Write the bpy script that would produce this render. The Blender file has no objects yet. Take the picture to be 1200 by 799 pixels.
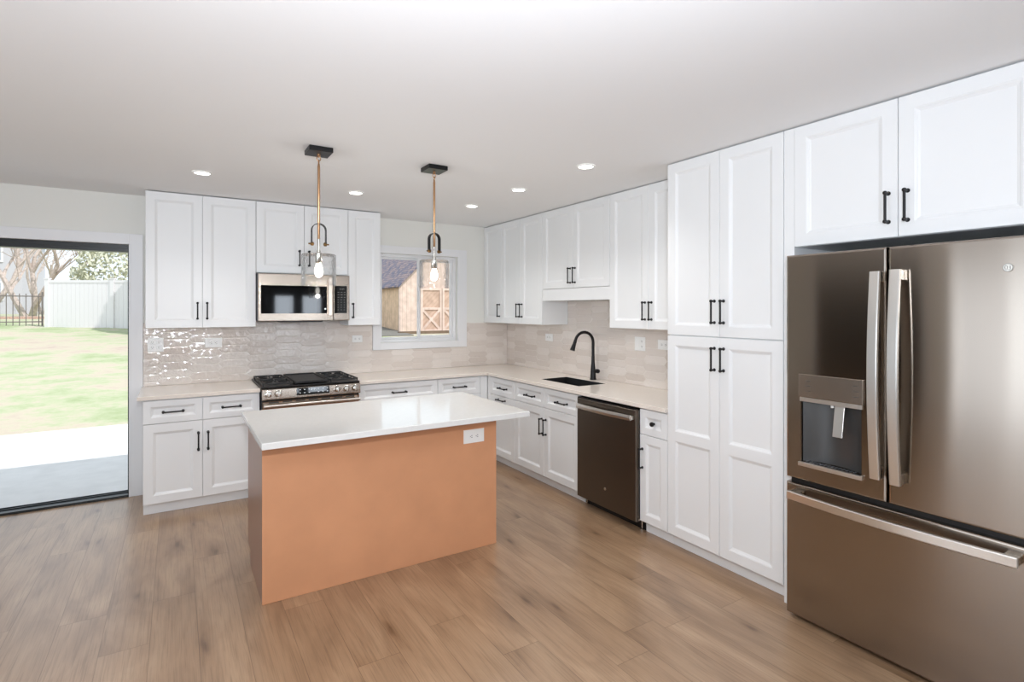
import bpy, bmesh, math, random
from mathutils import Vector, Matrix
random.seed(7)
S = bpy.context.scene
C = S.collection
PI = math.pi

# ------------------------------------------------------------------ camera, world, sun, large lights, exposure
CAM = Vector((-3.388, -5.520, 1.571))
cd = bpy.data.cameras.new('camera'); cam = bpy.data.objects.new('camera', cd); C.objects.link(cam)
cd.sensor_width = 36; cd.lens = 627.99 / 1200 * 36; cd.shift_y = -37.2 / 1200
cd.clip_start = .05; cd.clip_end = 300
cam.location = CAM; cam.rotation_euler = (PI / 2, 0, -math.radians(32.037))
S.camera = cam
S.view_settings.view_transform = 'Standard'; S.view_settings.look = 'None'
S.view_settings.gamma = 1; S.view_settings.use_curve_mapping = False
S.view_settings.exposure = 0.0
S.cycles.max_bounces = 8; S.cycles.diffuse_bounces = 5; S.cycles.glossy_bounces = 5
S.cycles.transmission_bounces = 6; S.cycles.transparent_max_bounces = 16
S.cycles.caustics_reflective = False; S.cycles.caustics_refractive = False
S.cycles.sample_clamp_indirect = 6

SKY = 1.4; SUN = 3.3; FILL_REAR = 12; FILL_LEFT = 13; FLASH = 40; BOUNCE = 66; DOWN = 3.0
w = bpy.data.worlds.new('sky'); S.world = w; w.use_nodes = True
wn = w.node_tree.nodes; wn.clear()
wo = wn.new('ShaderNodeOutputWorld'); wb = wn.new('ShaderNodeBackground')
wb.inputs[0].default_value = (.80, .90, 1, 1); wb.inputs[1].default_value = SKY
w.node_tree.links.new(wb.outputs[0], wo.inputs[0])
def light(name, kind, loc, rot, energy, col=(1, 1, 1), size=None, size_y=None, **kw):
    l = bpy.data.lights.new(name, kind); l.energy = energy; l.color = col
    if kind == 'AREA':
        l.shape = 'RECTANGLE' if size_y else 'DISK'; l.size = size
        if size_y: l.size_y = size_y
    elif size is not None and kind != 'SUN': l.shadow_soft_size = size
    for k, v in kw.items(): setattr(l, k, v)
    o = bpy.data.objects.new(name, l); C.objects.link(o); o.location = loc; o.rotation_euler = rot
    return o
sd = Vector((.35, -.485, .875))                                    # towards the sun
light('sun', 'SUN', (0, 0, 20), sd.to_track_quat('Z', 'Y').to_euler(), SUN, (1, .97, .95), angle=.01)
# area lights added in unseen rear and left openings for fill and reflections
REAR = [(-6.0, -4.4), (-1.42, -1.02), (-.80, -.38)]
for a, b in REAR:
    light('rear_fill', 'AREA', ((a + b) / 2, -8.97, 1.29), (PI / 2, 0, 0), FILL_REAR * (b - a) * (1 if b < -3 else 2.2), (.86, .95, 1.06), b - a, 1.2)
light('left_fill', 'AREA', (-7.17, -3.65, 1.14), (PI / 2, 0, -PI / 2), FILL_LEFT * 2.4, (.86, .95, 1.06), 2.4, 2.1)  # added to brighten the refrigerator's right side by reflection
# the photographer's flash just above the camera
light('camera_flash', 'AREA', (CAM.x - .02, CAM.y - .06, 1.95), (math.radians(84), 0, -math.radians(10)), FLASH, (.97, 1, 1.03), .12)
# the second flash head, turned up and forward to bounce off the ceiling
light('bounce_flash', 'AREA', (CAM.x - .02, CAM.y - .20, 1.70), (math.radians(148), 0, -math.radians(28)), BOUNCE, (.88, .98, 1.13), .3)

# ------------------------------------------------------------------ helpers
def srgb(r, g, b):
    f = lambda c: c / 12.92 if c <= .04045 else ((c + .055) / 1.055) ** 2.4
    return (f(r / 255), f(g / 255), f(b / 255), 1)
M = {}
def mat(name, col, rough=.5, metal=0., spec=.5, vary=0., vscale=8., bump=0., bscale=60., stretch=(1, 1, 1), coat=0., emit=None, estr=0.):
    m = bpy.data.materials.new(name); m.use_nodes = True; t = m.node_tree; p = t.nodes['Principled BSDF']
    p.inputs['Base Color'].default_value = col; p.inputs['Roughness'].default_value = rough
    p.inputs['Metallic'].default_value = metal; p.inputs['Specular IOR Level'].default_value = spec
    p.inputs['Coat Weight'].default_value = coat
    if emit: p.inputs['Emission Color'].default_value = emit; p.inputs['Emission Strength'].default_value = estr
    if vary or bump:
        tc = t.nodes.new('ShaderNodeTexCoord'); mp = t.nodes.new('ShaderNodeMapping'); mp.inputs['Scale'].default_value = stretch
        t.links.new(tc.outputs['Object'], mp.inputs[0])
    if vary:
        n = t.nodes.new('ShaderNodeTexNoise'); n.inputs['Scale'].default_value = vscale; n.inputs['Detail'].default_value = 5
        t.links.new(mp.outputs[0], n.inputs[0])
        r = t.nodes.new('ShaderNodeValToRGB'); r.color_ramp.elements[0].position = .3; r.color_ramp.elements[1].position = .7
        r.color_ramp.elements[0].color = tuple(c * (1 - vary) for c in col[:3]) + (1,)
        r.color_ramp.elements[1].color = tuple(min(1, c * (1 + vary)) for c in col[:3]) + (1,)
        t.links.new(n.outputs[0], r.inputs[0]); t.links.new(r.outputs[0], p.inputs['Base Color'])
    if bump:
        n = t.nodes.new('ShaderNodeTexNoise'); n.inputs['Scale'].default_value = bscale; n.inputs['Detail'].default_value = 3
        t.links.new(mp.outputs[0], n.inputs[0])
        b = t.nodes.new('ShaderNodeBump'); b.inputs['Strength'].default_value = bump; b.inputs['Distance'].default_value = .01
        t.links.new(n.outputs[0], b.inputs['Height']); t.links.new(b.outputs[0], p.inputs['Normal'])
    M[name] = m; return m
def math_node(t, op, a, b=None):
    n = t.nodes.new('ShaderNodeMath'); n.operation = op
    for i, v in enumerate((a, b)):
        if v is None: continue
        if isinstance(v, (int, float)): n.inputs[i].default_value = v
        else: t.links.new(v, n.inputs[i])
    return n.outputs[0]
def ramp_node(t, src, stops):
    r = t.nodes.new('ShaderNodeValToRGB'); e = r.color_ramp.elements
    while len(e) < len(stops): e.new(.5)
    for el, (p, c) in zip(e, stops): el.position = p; el.color = c
    t.links.new(src, r.inputs[0]); return r.outputs[0]

mat('cabinet_paint', srgb(230, 231, 231), .38, bump=.02, bscale=200)
mat('wall_paint', srgb(228, 227, 221), .7, bump=.03, bscale=300)
mat('ceiling_paint', srgb(238, 238, 238), .85)
mat('trim_paint', srgb(230, 230, 231), .4)
mat('rear_dim_paint', srgb(92, 90, 88), .8)  # dimness of the deeper rear room put into the wall colour
mat('hall_dim_paint', srgb(86, 78, 70), .8)  # the hall's lack of light put into its wall colour
mat('black_metal', srgb(34, 33, 34), .38, .6)
mat('black_frame', srgb(26, 30, 31), .35)
mat('black_plastic', srgb(12, 12, 13), .35)
mat('black_glass', srgb(9, 10, 11), .04, spec=.6)
mat('cast_iron', srgb(32, 32, 33), .55, bump=.1, bscale=300)
mat('quartz_white', srgb(218, 217, 214), .09, vary=.02, vscale=40)
mat('quartz_beige', srgb(229, 220, 210), .09, vary=.025, vscale=60)
mat('mdf_front', srgb(203, 146, 107), .55, vary=.05, vscale=5, bump=.03, bscale=120)
mat('mdf_side', srgb(142, 104, 84), .3, vary=.04, vscale=4)
mat('brass', srgb(182, 142, 106), .3, 1.)
mat('brass_aged', srgb(128, 98, 62), .35, 1.)
mat('nickel', srgb(205, 200, 192), .22, 1.)
mat('steel', srgb(178, 166, 154), .24, 1., bump=.015, bscale=60, stretch=(1, 1, 30))
mat('fridge_steel', srgb(166, 156, 146), .15, 1., bump=.02, bscale=2.2, stretch=(1, 1.3, .3))
mat('satin_steel', srgb(186, 175, 163), .42, 1.)
mat('handle_steel', srgb(232, 228, 222), .28, 1.)
mat('dark_steel', srgb(110, 101, 92), .36, 1., bump=.015, bscale=60, stretch=(1, 1, 30))
mat('grey_case', srgb(84, 86, 90), .5)
mat('dispenser_grey', srgb(80, 80, 80), .36, .6)
mat('white_plastic', srgb(238, 238, 236), .35)
mat('slot_dark', srgb(60, 58, 56), .5)
mat('mark_white', srgb(225, 228, 232), .5, emit=(.8, .9, 1, 1), estr=.15)
mat('mark_grey', srgb(120, 118, 115), .5)
mat('sink_black', srgb(18, 18, 19), .5, bump=.05, bscale=400)
mat('lamp_lens', (1, 1, 1, 1), .5, emit=(1, .97, .92, 1), estr=9)
mat('bulb_glow', (1, 1, 1, 1), .5, emit=(1, .94, .86, 1), estr=9)
mat('red_glow', (1, .05, .08, 1), .5, emit=(1, .05, .1, 1), estr=3)
t = M['fridge_steel'].node_tree; p = t.nodes['Principled BSDF']; tg = t.nodes.new('ShaderNodeTangent'); tg.direction_type = 'RADIAL'; tg.axis = 'Z'
t.links.new(tg.outputs[0], p.inputs['Tangent']); p.inputs['Anisotropic'].default_value = 1.; p.inputs['Anisotropic Rotation'].default_value = .25; p.inputs['Roughness'].default_value = .13
# outdoors
mat('concrete', srgb(208, 206, 204), .85, vary=.05, vscale=6, bump=.2, bscale=60)
mat('lawn', srgb(172, 174, 150), .95, bump=.6, bscale=40)
t = M['lawn'].node_tree; p = t.nodes['Principled BSDF']; tc = t.nodes.new('ShaderNodeTexCoord')
na = t.nodes.new('ShaderNodeTexNoise'); na.inputs['Scale'].default_value = .45; na.inputs['Detail'].default_value = 6; na.inputs['Roughness'].default_value = .75; t.links.new(tc.outputs['Object'], na.inputs[0])
t.links.new(ramp_node(t, na.outputs[0], [(.36, srgb(146, 160, 116)), (.47, srgb(170, 176, 142)), (.54, srgb(186, 176, 156)), (.66, srgb(176, 158, 146))]), p.inputs['Base Color'])
mat('vinyl_white', srgb(232, 228, 230), .4)
mat('iron', srgb(118, 110, 106), .6)
mat('bark', srgb(186, 172, 162), .9, vary=.2, vscale=9, bump=.4, bscale=20)
mat('leaf_grey', srgb(198, 198, 176), .8)
mat('leaf_green', srgb(150, 168, 130), .8)
mat('house_grey', srgb(196, 194, 198), .8, bump=.1, bscale=10)
mat('house_trim', srgb(235, 235, 235), .6)
mat('house_roof', srgb(96, 92, 92), .9)
mat('house_glass', srgb(140, 152, 170), .1)
mat('gravel', srgb(118, 114, 108), .95, vary=.4, vscale=30, bump=1, bscale=50)
mat('timber', srgb(120, 100, 84), .8, vary=.2, vscale=6)
mat('mulch', srgb(190, 160, 145), .95, vary=.3, vscale=20)
mat('patio_edge', srgb(200, 198, 196), .85)

def floor_material():
    m = bpy.data.materials.new('oak_planks'); m.use_nodes = True; t = m.node_tree; p = t.nodes['Principled BSDF']
    tc = t.nodes.new('ShaderNodeTexCoord'); sp = t.nodes.new('ShaderNodeSeparateXYZ'); t.links.new(tc.outputs['Object'], sp.inputs[0])
    W, L = .195, 1.55
    xs = math_node(t, 'DIVIDE', math_node(t, 'ADD', sp.outputs[0], 3.69 + W * 100), W)
    i = math_node(t, 'FLOOR', xs); fx = math_node(t, 'FRACT', xs)
    wn1 = t.nodes.new('ShaderNodeTexWhiteNoise'); wn1.noise_dimensions = '1D'; t.links.new(i, wn1.inputs['W'])
    ys = math_node(t, 'ADD', math_node(t, 'DIVIDE', math_node(t, 'ADD', sp.outputs[1], 50.), L), wn1.outputs['Value'])
    j = math_node(t, 'FLOOR', ys); fy = math_node(t, 'FRACT', ys)
    cb = t.nodes.new('ShaderNodeCombineXYZ'); t.links.new(i, cb.inputs[0]); t.links.new(j, cb.inputs[1])
    wn2 = t.nodes.new('ShaderNodeTexWhiteNoise'); wn2.noise_dimensions = '3D'; t.links.new(cb.outputs[0], wn2.inputs['Vector'])
    # grain coordinates: stretched along the plank, shifted per plank
    off = t.nodes.new('ShaderNodeVectorMath'); off.operation = 'SCALE'; t.links.new(wn2.outputs['Color'], off.inputs[0]); off.inputs['Scale'].default_value = 40
    ad = t.nodes.new('ShaderNodeVectorMath'); ad.operation = 'ADD'; t.links.new(tc.outputs['Object'], ad.inputs[0]); t.links.new(off.outputs[0], ad.inputs[1])
    def noise(scale, st, detail=5, dist=0.):
        mp = t.nodes.new('ShaderNodeMapping'); mp.inputs['Scale'].default_value = st; t.links.new(ad.outputs[0], mp.inputs[0])
        n = t.nodes.new('ShaderNodeTexNoise'); n.inputs['Scale'].default_value = scale; n.inputs['Detail'].default_value = detail
        n.inputs['Distortion'].default_value = dist; t.links.new(mp.outputs[0], n.inputs[0]); return n.outputs[0]
    broad = noise(1.6, (3.2, .9, 1), 4, 1.2)
    fine = noise(6, (22, .5, 1), 8, 1.1)
    mp = t.nodes.new('ShaderNodeMapping'); mp.inputs['Scale'].default_value = (2.6, .75, 1); t.links.new(ad.outputs[0], mp.inputs[0])
    nd = t.nodes.new('ShaderNodeTexNoise'); nd.inputs['Scale'].default_value = 5; t.links.new(mp.outputs[0], nd.inputs[0])
    sc = t.nodes.new('ShaderNodeVectorMath'); sc.operation = 'SCALE'; t.links.new(nd.outputs['Color'], sc.inputs[0]); sc.inputs['Scale'].default_value = .16
    a2 = t.nodes.new('ShaderNodeVectorMath'); a2.operation = 'ADD'; t.links.new(mp.outputs[0], a2.inputs[0]); t.links.new(sc.outputs[0], a2.inputs[1])
    vo = t.nodes.new('ShaderNodeTexVoronoi'); vo.voronoi_dimensions = '2D'; vo.inputs['Scale'].default_value = 1.2; t.links.new(a2.outputs[0], vo.inputs['Vector']); knot = vo.outputs['Distance']
    c1 = ramp_node(t, broad, [(.25, srgb(140, 111, 85)), (.5, srgb(162, 131, 102)), (.75, srgb(177, 147, 117))])
    g = ramp_node(t, fine, [(.28, (.70, .68, .65, 1)), (.5, (.98, .98, .98, 1)), (.72, (1.07, 1.07, 1.07, 1))])
    k = ramp_node(t, knot, [(.015, (.42, .36, .31, 1)), (.05, (.68, .63, .58, 1)), (.09, (.84, .81, .78, 1)), (.26, (1, 1, 1, 1))])
    tone = ramp_node(t, wn2.outputs['Value'], [(0, (.94, .935, .93, 1)), (1, (1.06, 1.06, 1.06, 1))])
    def mul(a, b):
        x = t.nodes.new('ShaderNodeMix'); x.data_type = 'RGBA'; x.blend_type = 'MULTIPLY'; x.inputs[0].default_value = 1
        t.links.new(a, x.inputs[6]); t.links.new(b, x.inputs[7]); return x.outputs[2]
    col = mul(mul(mul(c1, g), k), tone)
    ex = math_node(t, 'MULTIPLY', math_node(t, 'MINIMUM', fx, math_node(t, 'SUBTRACT', 1., fx)), W)
    ey = math_node(t, 'MULTIPLY', math_node(t, 'MINIMUM', fy, math_node(t, 'SUBTRACT', 1., fy)), L)
    e = math_node(t, 'MINIMUM', ex, ey)
    seam = ramp_node(t, math_node(t, 'MULTIPLY', e, 250.), [(.15, (.55, .5, .46, 1)), (.5, (1, 1, 1, 1))])
    col = mul(col, seam)
    t.links.new(col, p.inputs['Base Color'])
    p.inputs['Roughness'].default_value = .33; p.inputs['Specular IOR Level'].default_value = .5; p.inputs['Coat Weight'].default_value = .4; p.inputs['Coat Roughness'].default_value = .28
    b = t.nodes.new('ShaderNodeBump'); b.inputs['Strength'].default_value = .12; b.inputs['Distance'].default_value = .004
    t.links.new(fine, b.inputs['Height']); t.links.new(b.outputs[0], p.inputs['Normal'])
    M['oak_planks'] = m
floor_material()
def tile_material():
    m = bpy.data.materials.new('glazed_tile'); m.use_nodes = True; t = m.node_tree; p = t.nodes['Principled BSDF']
    a = t.nodes.new('ShaderNodeAttribute'); a.attribute_name = 'tone'
    c = ramp_node(t, a.outputs['Fac'], [(0, srgb(210, 199, 190)), (.35, srgb(217, 207, 199)), (.7, srgb(221, 212, 204)), (1, srgb(226, 218, 211))])
    t.links.new(c, p.inputs['Base Color']); p.inputs['Roughness'].default_value = .07; p.inputs['Specular IOR Level'].default_value = .7
    tc = t.nodes.new('ShaderNodeTexCoord'); n = t.nodes.new('ShaderNodeTexNoise'); n.inputs['Scale'].default_value = 26; n.inputs['Detail'].default_value = 2
    t.links.new(tc.outputs['Object'], n.inputs[0])
    b = t.nodes.new('ShaderNodeBump'); b.inputs['Strength'].default_value = .7; b.inputs['Distance'].default_value = .006
    t.links.new(n.outputs[0], b.inputs['Height']); t.links.new(b.outputs[0], p.inputs['Normal'])
    M['glazed_tile'] = m
tile_material(); mat('grout', srgb(226, 221, 214), .9)
def glass_material(name, tint, bump, refl, bscale=30):
    m = bpy.data.materials.new(name); m.use_nodes = True; t = m.node_tree; t.nodes.clear()
    o = t.nodes.new('ShaderNodeOutputMaterial'); mx = t.nodes.new('ShaderNodeMixShader')
    tr = t.nodes.new('ShaderNodeBsdfTransparent'); tr.inputs[0].default_value = tint
    gl = t.nodes.new('ShaderNodeBsdfGlossy'); gl.inputs['Roughness'].default_value = .02
    lw = t.nodes.new('ShaderNodeLayerWeight'); lw.inputs[0].default_value = refl
    if bump:
        tc = t.nodes.new('ShaderNodeTexCoord'); n = t.nodes.new('ShaderNodeTexNoise'); n.inputs['Scale'].default_value = bscale; n.inputs['Detail'].default_value = 2
        t.links.new(tc.outputs['Object'], n.inputs[0]); b = t.nodes.new('ShaderNodeBump'); b.inputs['Strength'].default_value = bump; b.inputs['Distance'].default_value = .01
        t.links.new(n.outputs[0], b.inputs['Height'])
        t.links.new(b.outputs[0], lw.inputs['Normal']); t.links.new(b.outputs[0], gl.inputs['Normal'])
    t.links.new(math_node(t, 'MULTIPLY', lw.outputs['Fresnel'], .85 if bump else 1.), mx.inputs[0]); t.links.new(tr.outputs[0], mx.inputs[1]); t.links.new(gl.outputs[0], mx.inputs[2])
    t.links.new(mx.outputs[0], o.inputs[0]); M[name] = m
glass_material('pane_glass', (.97, .98, .97, 1), 0, .04)
glass_material('seeded_glass', (.96, .96, .96, 1), .9, .12, 60)
def shingle_material():
    m = bpy.data.materials.new('shingles'); m.use_nodes = True; t = m.node_tree; p = t.nodes['Principled BSDF']
    tc = t.nodes.new('ShaderNodeTexCoord'); mp = t.nodes.new('ShaderNodeMapping'); mp.inputs['Rotation'].default_value = (0, 0, PI / 2)
    t.links.new(tc.outputs['Object'], mp.inputs[0])
    b = t.nodes.new('ShaderNodeTexBrick'); b.inputs['Scale'].default_value = 4; b.inputs['Color1'].default_value = srgb(104, 104, 124)
    b.inputs['Color2'].default_value = srgb(160, 138, 136); b.inputs['Mortar'].default_value = srgb(82, 80, 92); b.inputs['Mortar Size'].default_value = .03
    b.inputs['Brick Width'].default_value = 1.0; b.inputs['Row Height'].default_value = .42
    t.links.new(mp.outputs[0], b.inputs[0]); t.links.new(b.outputs[0], p.inputs['Base Color']); p.inputs['Roughness'].default_value = .95
    M['shingles'] = m
shingle_material()
def siding_material(name, col, dark, axis):
    m = bpy.data.materials.new(name); m.use_nodes = True; t = m.node_tree; p = t.nodes['Principled BSDF']
    tc = t.nodes.new('ShaderNodeTexCoord'); sp = t.nodes.new('ShaderNodeSeparateXYZ'); t.links.new(tc.outputs['Object'], sp.inputs[0])
    v = sp.outputs[0] if axis == 'x' else sp.outputs[1] if axis == 'y' else math_node(t, 'ADD', sp.outputs[0], math_node(t, 'MULTIPLY', sp.outputs[2], -1.))
    f = math_node(t, 'FRACT', math_node(t, 'DIVIDE', v, .2))
    c = ramp_node(t, f, [(0, dark), (.08, col), (.92, col), (1, dark)])
    n = t.nodes.new('ShaderNodeTexNoise'); n.inputs['Scale'].default_value = 4; t.links.new(tc.outputs['Object'], n.inputs[0])
    x = t.nodes.new('ShaderNodeMix'); x.data_type = 'RGBA'; x.blend_type = 'MULTIPLY'; x.inputs[0].default_value = 1
    t.links.new(c, x.inputs[6]); t.links.new(ramp_node(t, n.outputs[0], [(.3, (.82, .8, .78, 1)), (.7, (1.05, 1.05, 1.05, 1))]), x.inputs[7])
    t.links.new(x.outputs[2], p.inputs['Base Color']); p.inputs['Roughness'].default_value = .85; M[name] = m
siding_material('siding_x', srgb(230, 205, 193), srgb(200, 174, 158), 'x')
siding_material('siding_y', srgb(238, 204, 174), srgb(204, 166, 138), 'y')
siding_material('siding_diagonal', srgb(208, 176, 158), srgb(174, 142, 124), 'd')

def tag(o, label=None, cat=None, group=None, kind=None):
    if label: o['label'] = label
    if cat: o['category'] = cat
    if group: o['group'] = group
    if kind: o['kind'] = kind
    return o
def thing(name, label, cat, loc=(0, 0, 0), group=None):
    o = bpy.data.objects.new(name, None); o.empty_display_size = .1; C.objects.link(o); o.location = loc
    return tag(o, label, cat, group)
def root_loc(p):
    v = Vector((0, 0, 0))
    while p: v += p.location; p = p.parent
    return v
class MB:
    """gathers shapes in world coordinates; build() links them as one mesh"""
    def __init__(s): s.bm = bmesh.new(); s.smooth = False
    def box(s, x0, x1, y0, y1, z0, z1):
        vs = [s.bm.verts.new((x, y, z)) for x in (x0, x1) for y in (y0, y1) for z in (z0, z1)]
        for f in ((0, 1, 3, 2), (4, 6, 7, 5), (0, 4, 5, 1), (2, 3, 7, 6), (0, 2, 6, 4), (1, 5, 7, 3)): s.bm.faces.new([vs[i] for i in f])
        return s
    def hexa(s, pts):
        vs = [s.bm.verts.new(p) for p in pts]
        for f in ((0, 1, 2, 3), (7, 6, 5, 4), (0, 4, 5, 1), (1, 5, 6, 2), (2, 6, 7, 3), (3, 7, 4, 0)): s.bm.faces.new([vs[i] for i in f])
        return s
    def rings(s, rs, cap=True, closed=False):
        vr = [[s.bm.verts.new(p) for p in r] for r in rs]; n = len(vr[0])
        pairs = list(zip(vr, vr[1:])) + ([(vr[-1], vr[0])] if closed else [])
        for a, b in pairs:
            for i in range(n): s.bm.faces.new((a[i], a[(i + 1) % n], b[(i + 1) % n], b[i]))
        if cap and not closed: s.bm.faces.new(vr[0][::-1]); s.bm.faces.new(vr[-1])
        return s
    def tube(s, path, r, n=10, cap=True, closed=False):
        path = [Vector(p) for p in path]; rs = []; N = len(path)
        rad = r if isinstance(r, (list, tuple)) else [r] * N
        up = None
        for i, p in enumerate(path):
            if closed: d = path[(i + 1) % N] - path[i - 1]
            else: d = path[min(i + 1, N - 1)] - path[max(i - 1, 0)]
            d.normalize()
            if up is None:
                up = Vector((0, 0, 1)) if abs(d.z) < .9 else Vector((1, 0, 0))
            a = d.cross(up)
            if a.length < 1e-4: a = d.orthogonal()
            a.normalize(); b = a.cross(d).normalized(); up = b
            rs.append([p + a * math.cos(2 * PI * k / n) * rad[i] + b * math.sin(2 * PI * k / n) * rad[i] for k in range(n)])
        return s.rings(rs, cap, closed)
    def lathe(s, c, prof, axis=(0, 0, 1), n=24, cap=True):
        c = Vector(c); ax = Vector(axis).normalized(); a = ax.orthogonal().normalized(); b = ax.cross(a)
        return s.rings([[c + ax * h + (a * math.cos(2 * PI * k / n) + b * math.sin(2 * PI * k / n)) * max(r, 1e-4) for k in range(n)] for r, h in prof], cap)
    def prism(s, poly, F, w0, w1):
        return s.rings([[F(u, v, w0) for u, v in poly], [F(u, v, w1) for u, v in poly]])
    def build(s, name, m, parent=None, bevel=0., smooth=False, seg=2, origin=None):
        bmesh.ops.recalc_face_normals(s.bm, faces=s.bm.faces)
        off = root_loc(parent) if parent else Vector(origin or (0, 0, 0))
        bmesh.ops.translate(s.bm, verts=s.bm.verts, vec=-off)
        me = bpy.data.meshes.new(name); s.bm.to_mesh(me); s.bm.free()
        o = bpy.data.objects.new(name, me); C.objects.link(o); me.materials.append(M[m])
        if parent: o.parent = parent
        else: o.location = off
        if smooth:
            for p in me.polygons: p.use_smooth = True
        if bevel:
            b = o.modifiers.new('bevel', 'BEVEL'); b.width = bevel; b.segments = seg; b.limit_method = 'ANGLE'; b.angle_limit = math.radians(50)
        if smooth and not bevel:
            e = o.modifiers.new('edges', 'EDGE_SPLIT'); e.split_angle = math.radians(40)
        return o
def struct(name, mb, m, bevel=0.): return tag(mb.build(name, m, bevel=bevel), kind='structure')
def copy_tree(o, parent=None):
    c = o.copy(); C.objects.link(c); c.parent = parent
    for ch in list(o.children): copy_tree(ch, c)
    return c
def FB(P): return lambda u, v, w: Vector((u, P - w, v))           # a front facing the room from the back wall (u = x)
def FR(P): return lambda u, v, w: Vector((P - w, u, v))           # a front facing the room from the right wall (u = y)
def FK(P): return lambda u, v, w: Vector((u, P + w, v))           # a front facing the back wall
def slab(mb, F, u0, u1, v0, v1, th, wins, prof, bev=.002, hole=False, seg=1):
    """a door slab: rounded outer edges and, in each window rectangle, the recess profile [(inset, w), ...]"""
    bm = mb.bm
    def loop(a0, a1, b0, b1, w): return [bm.verts.new(F(u, v, w)) for u, v in ((a0, b0), (a1, b0), (a1, b1), (a0, b1))]
    def quads(A, B):
        for i in range(4): bm.faces.new((A[i], A[(i + 1) % 4], B[(i + 1) % 4], B[i]))
    L = [loop(u0, u1, v0, v1, 0)]; bm.faces.new(L[0][::-1])
    for k in range(seg + 1):
        a = PI / 2 * k / seg; i = bev * (1 - math.cos(a)); L.append(loop(u0 + i, u1 - i, v0 + i, v1 - i, th - bev + bev * math.sin(a)))
    for a, b in zip(L, L[1:]): quads(a, b)
    o = L[-1]
    if not wins: bm.faces.new(o); return
    wu0, wu1 = wins[0][0], wins[0][1]; wins = sorted(wins, key=lambda q: q[2])
    g = bev
    def q(a0, a1, b0, b1): bm.faces.new(loop(a0, a1, b0, b1, th))
    q(u0 + g, wu0, v0 + g, v1 - g); q(wu1, u1 - g, v0 + g, v1 - g)
    edges = [v0 + g] + [x for wv in wins for x in wv[2:4]] + [v1 - g]
    for i in range(0, len(edges), 2): q(wu0, wu1, edges[i], edges[i + 1])
    for a0, a1, b0, b1 in wins:
        prev = None
        for ins, ww in prof:
            l = loop(a0 + ins, a1 - ins, b0 + ins, b1 - ins, ww)
            if prev: quads(prev, l)
            prev = l
        if not hole: bm.faces.new(prev)
OGEE = [(0, .02), (.0015, .0188), (.006, .0172), (.011, .0128), (.0165, .0105), (.020, .0085)]
def pull(mb, F, u, v, vertical, L=.152, w0=.02):
    """bar pull: two collared posts and a round bar"""
    def P(a, w): return F(u, v + a, w) if vertical else F(u + a, v, w)
    out = (F(0, 0, 1) - F(0, 0, 0))
    for s in (-1, 1):
        a = s * (L / 2 - .011)
        mb.lathe(P(a, w0), [(.0098, 0), (.0098, .003), (.0062, .006), (.0058, .026), (.0085, .028), (.0095, .033), (.0085, .038), (.004, .041)], out, 12)
    mb.tube([P(-(L / 2 - .006), w0 + .033), P(L / 2 - .006, w0 + .033)], .0058, 10)
def door(parent, F, u0, u1, v0, v1, handle=None, name='door', fw=.062, mids=None, L=.152, knob=False):
    g = .0015; mb = MB()
    a0, a1, b0, b1 = u0 + g, u1 - g, v0 + g, v1 - g
    if mids is None: wins = [(a0 + fw, a1 - fw, b0 + fw, b1 - fw)]
    else: wins = [(a0 + fw, a1 - fw, b0 + fw, mids - fw / 2), (a0 + fw, a1 - fw, mids + fw / 2, b1 - fw)]
    slab(mb, F, a0, a1, b0, b1, .02, wins, OGEE)
    d = mb.build(name, 'cabinet_paint', parent)
    if handle:
        hu, hv, vert = handle; h = MB()
        if knob:
            out = F(0, 0, 1) - F(0, 0, 0)
            h.lathe(F(hu, hv, .0107), [(.009, 0), (.007, .006), (.007, .014), (.0155, .017), (.0165, .024), (.014, .03), (.006, .032)], out, 18)
            h.build('knob', 'black_metal', d, smooth=True)
        else:
            w0 = .02 if vert else (.0087 if (v1 - v0) < .25 else .02)
            pull(h, F, hu, hv, vert, L, w0); h.build('handle', 'black_metal', d, smooth=True)
    return d
def drawer(parent, F, u0, u1, v0, v1, handle, **k): return door(parent, F, u0, u1, v0, v1, handle, 'drawer', k.pop('fw', .045), **k)

# ------------------------------------------------------------------ setting
H = 2.532; T = .16; XL, YR = -7.2, -9.0
struct('floor', MB().box(XL, 0, YR, 0, -.12, 0), 'oak_planks')
struct('ceiling', MB().box(XL, 0, YR, 0, H, H + .1), 'ceiling_paint')
DX0, DX1, DZ = -5.60, -3.727, 2.115                                # sliding door opening
WX0, WX1, WZ0, WZ1 = -1.572, -.668, 1.216, 2.165                   # window opening
mb = MB()
mb.box(XL - T, DX0, 0, T, -.12, H + .1); mb.box(DX0, DX1, 0, T, DZ, H + .1); mb.box(DX0, DX1, 0, T, -.12, -.02)
mb.box(DX1, WX0, 0, T, -.12, H + .1); mb.box(WX0, WX1, 0, T, -.12, WZ0); mb.box(WX0, WX1, 0, T, WZ1, H + .1); mb.box(WX1, T, 0, T, -.12, H + .1)
struct('wall_back', mb, 'wall_paint')
struct('wall_right', MB().box(0, T, YR - T, 0, -.12, H + .1), 'wall_paint')
mb = MB()
for a, b in zip([XL - T] + [r[1] for r in REAR], [r[0] for r in REAR] + [0]): mb.box(a, b, YR - T, YR, -.12, H + .1)
for a, b in REAR: mb.box(a, b, YR - T, YR, -.12, .68); mb.box(a, b, YR - T, YR, 1.92, H + .1)
struct('wall_rear', mb, 'rear_dim_paint')
mb = MB()
mb.box(XL - T, XL, YR, -4.85, -.12, H + .1); mb.box(XL - T, XL, -2.45, -2.2, -.12, H + .1)
mb.box(XL - T, XL, -4.85, -2.45, -.12, .02); mb.box(XL - T, XL, -4.85, -2.45, 2.27, H + .1)
mb.box(XL - T, XL, -2.2, -.5, 2.2, H + .1); mb.box(XL - T, XL, -.5, 0, -.12, H + .1)
struct('wall_left', mb, 'wall_paint')
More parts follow.
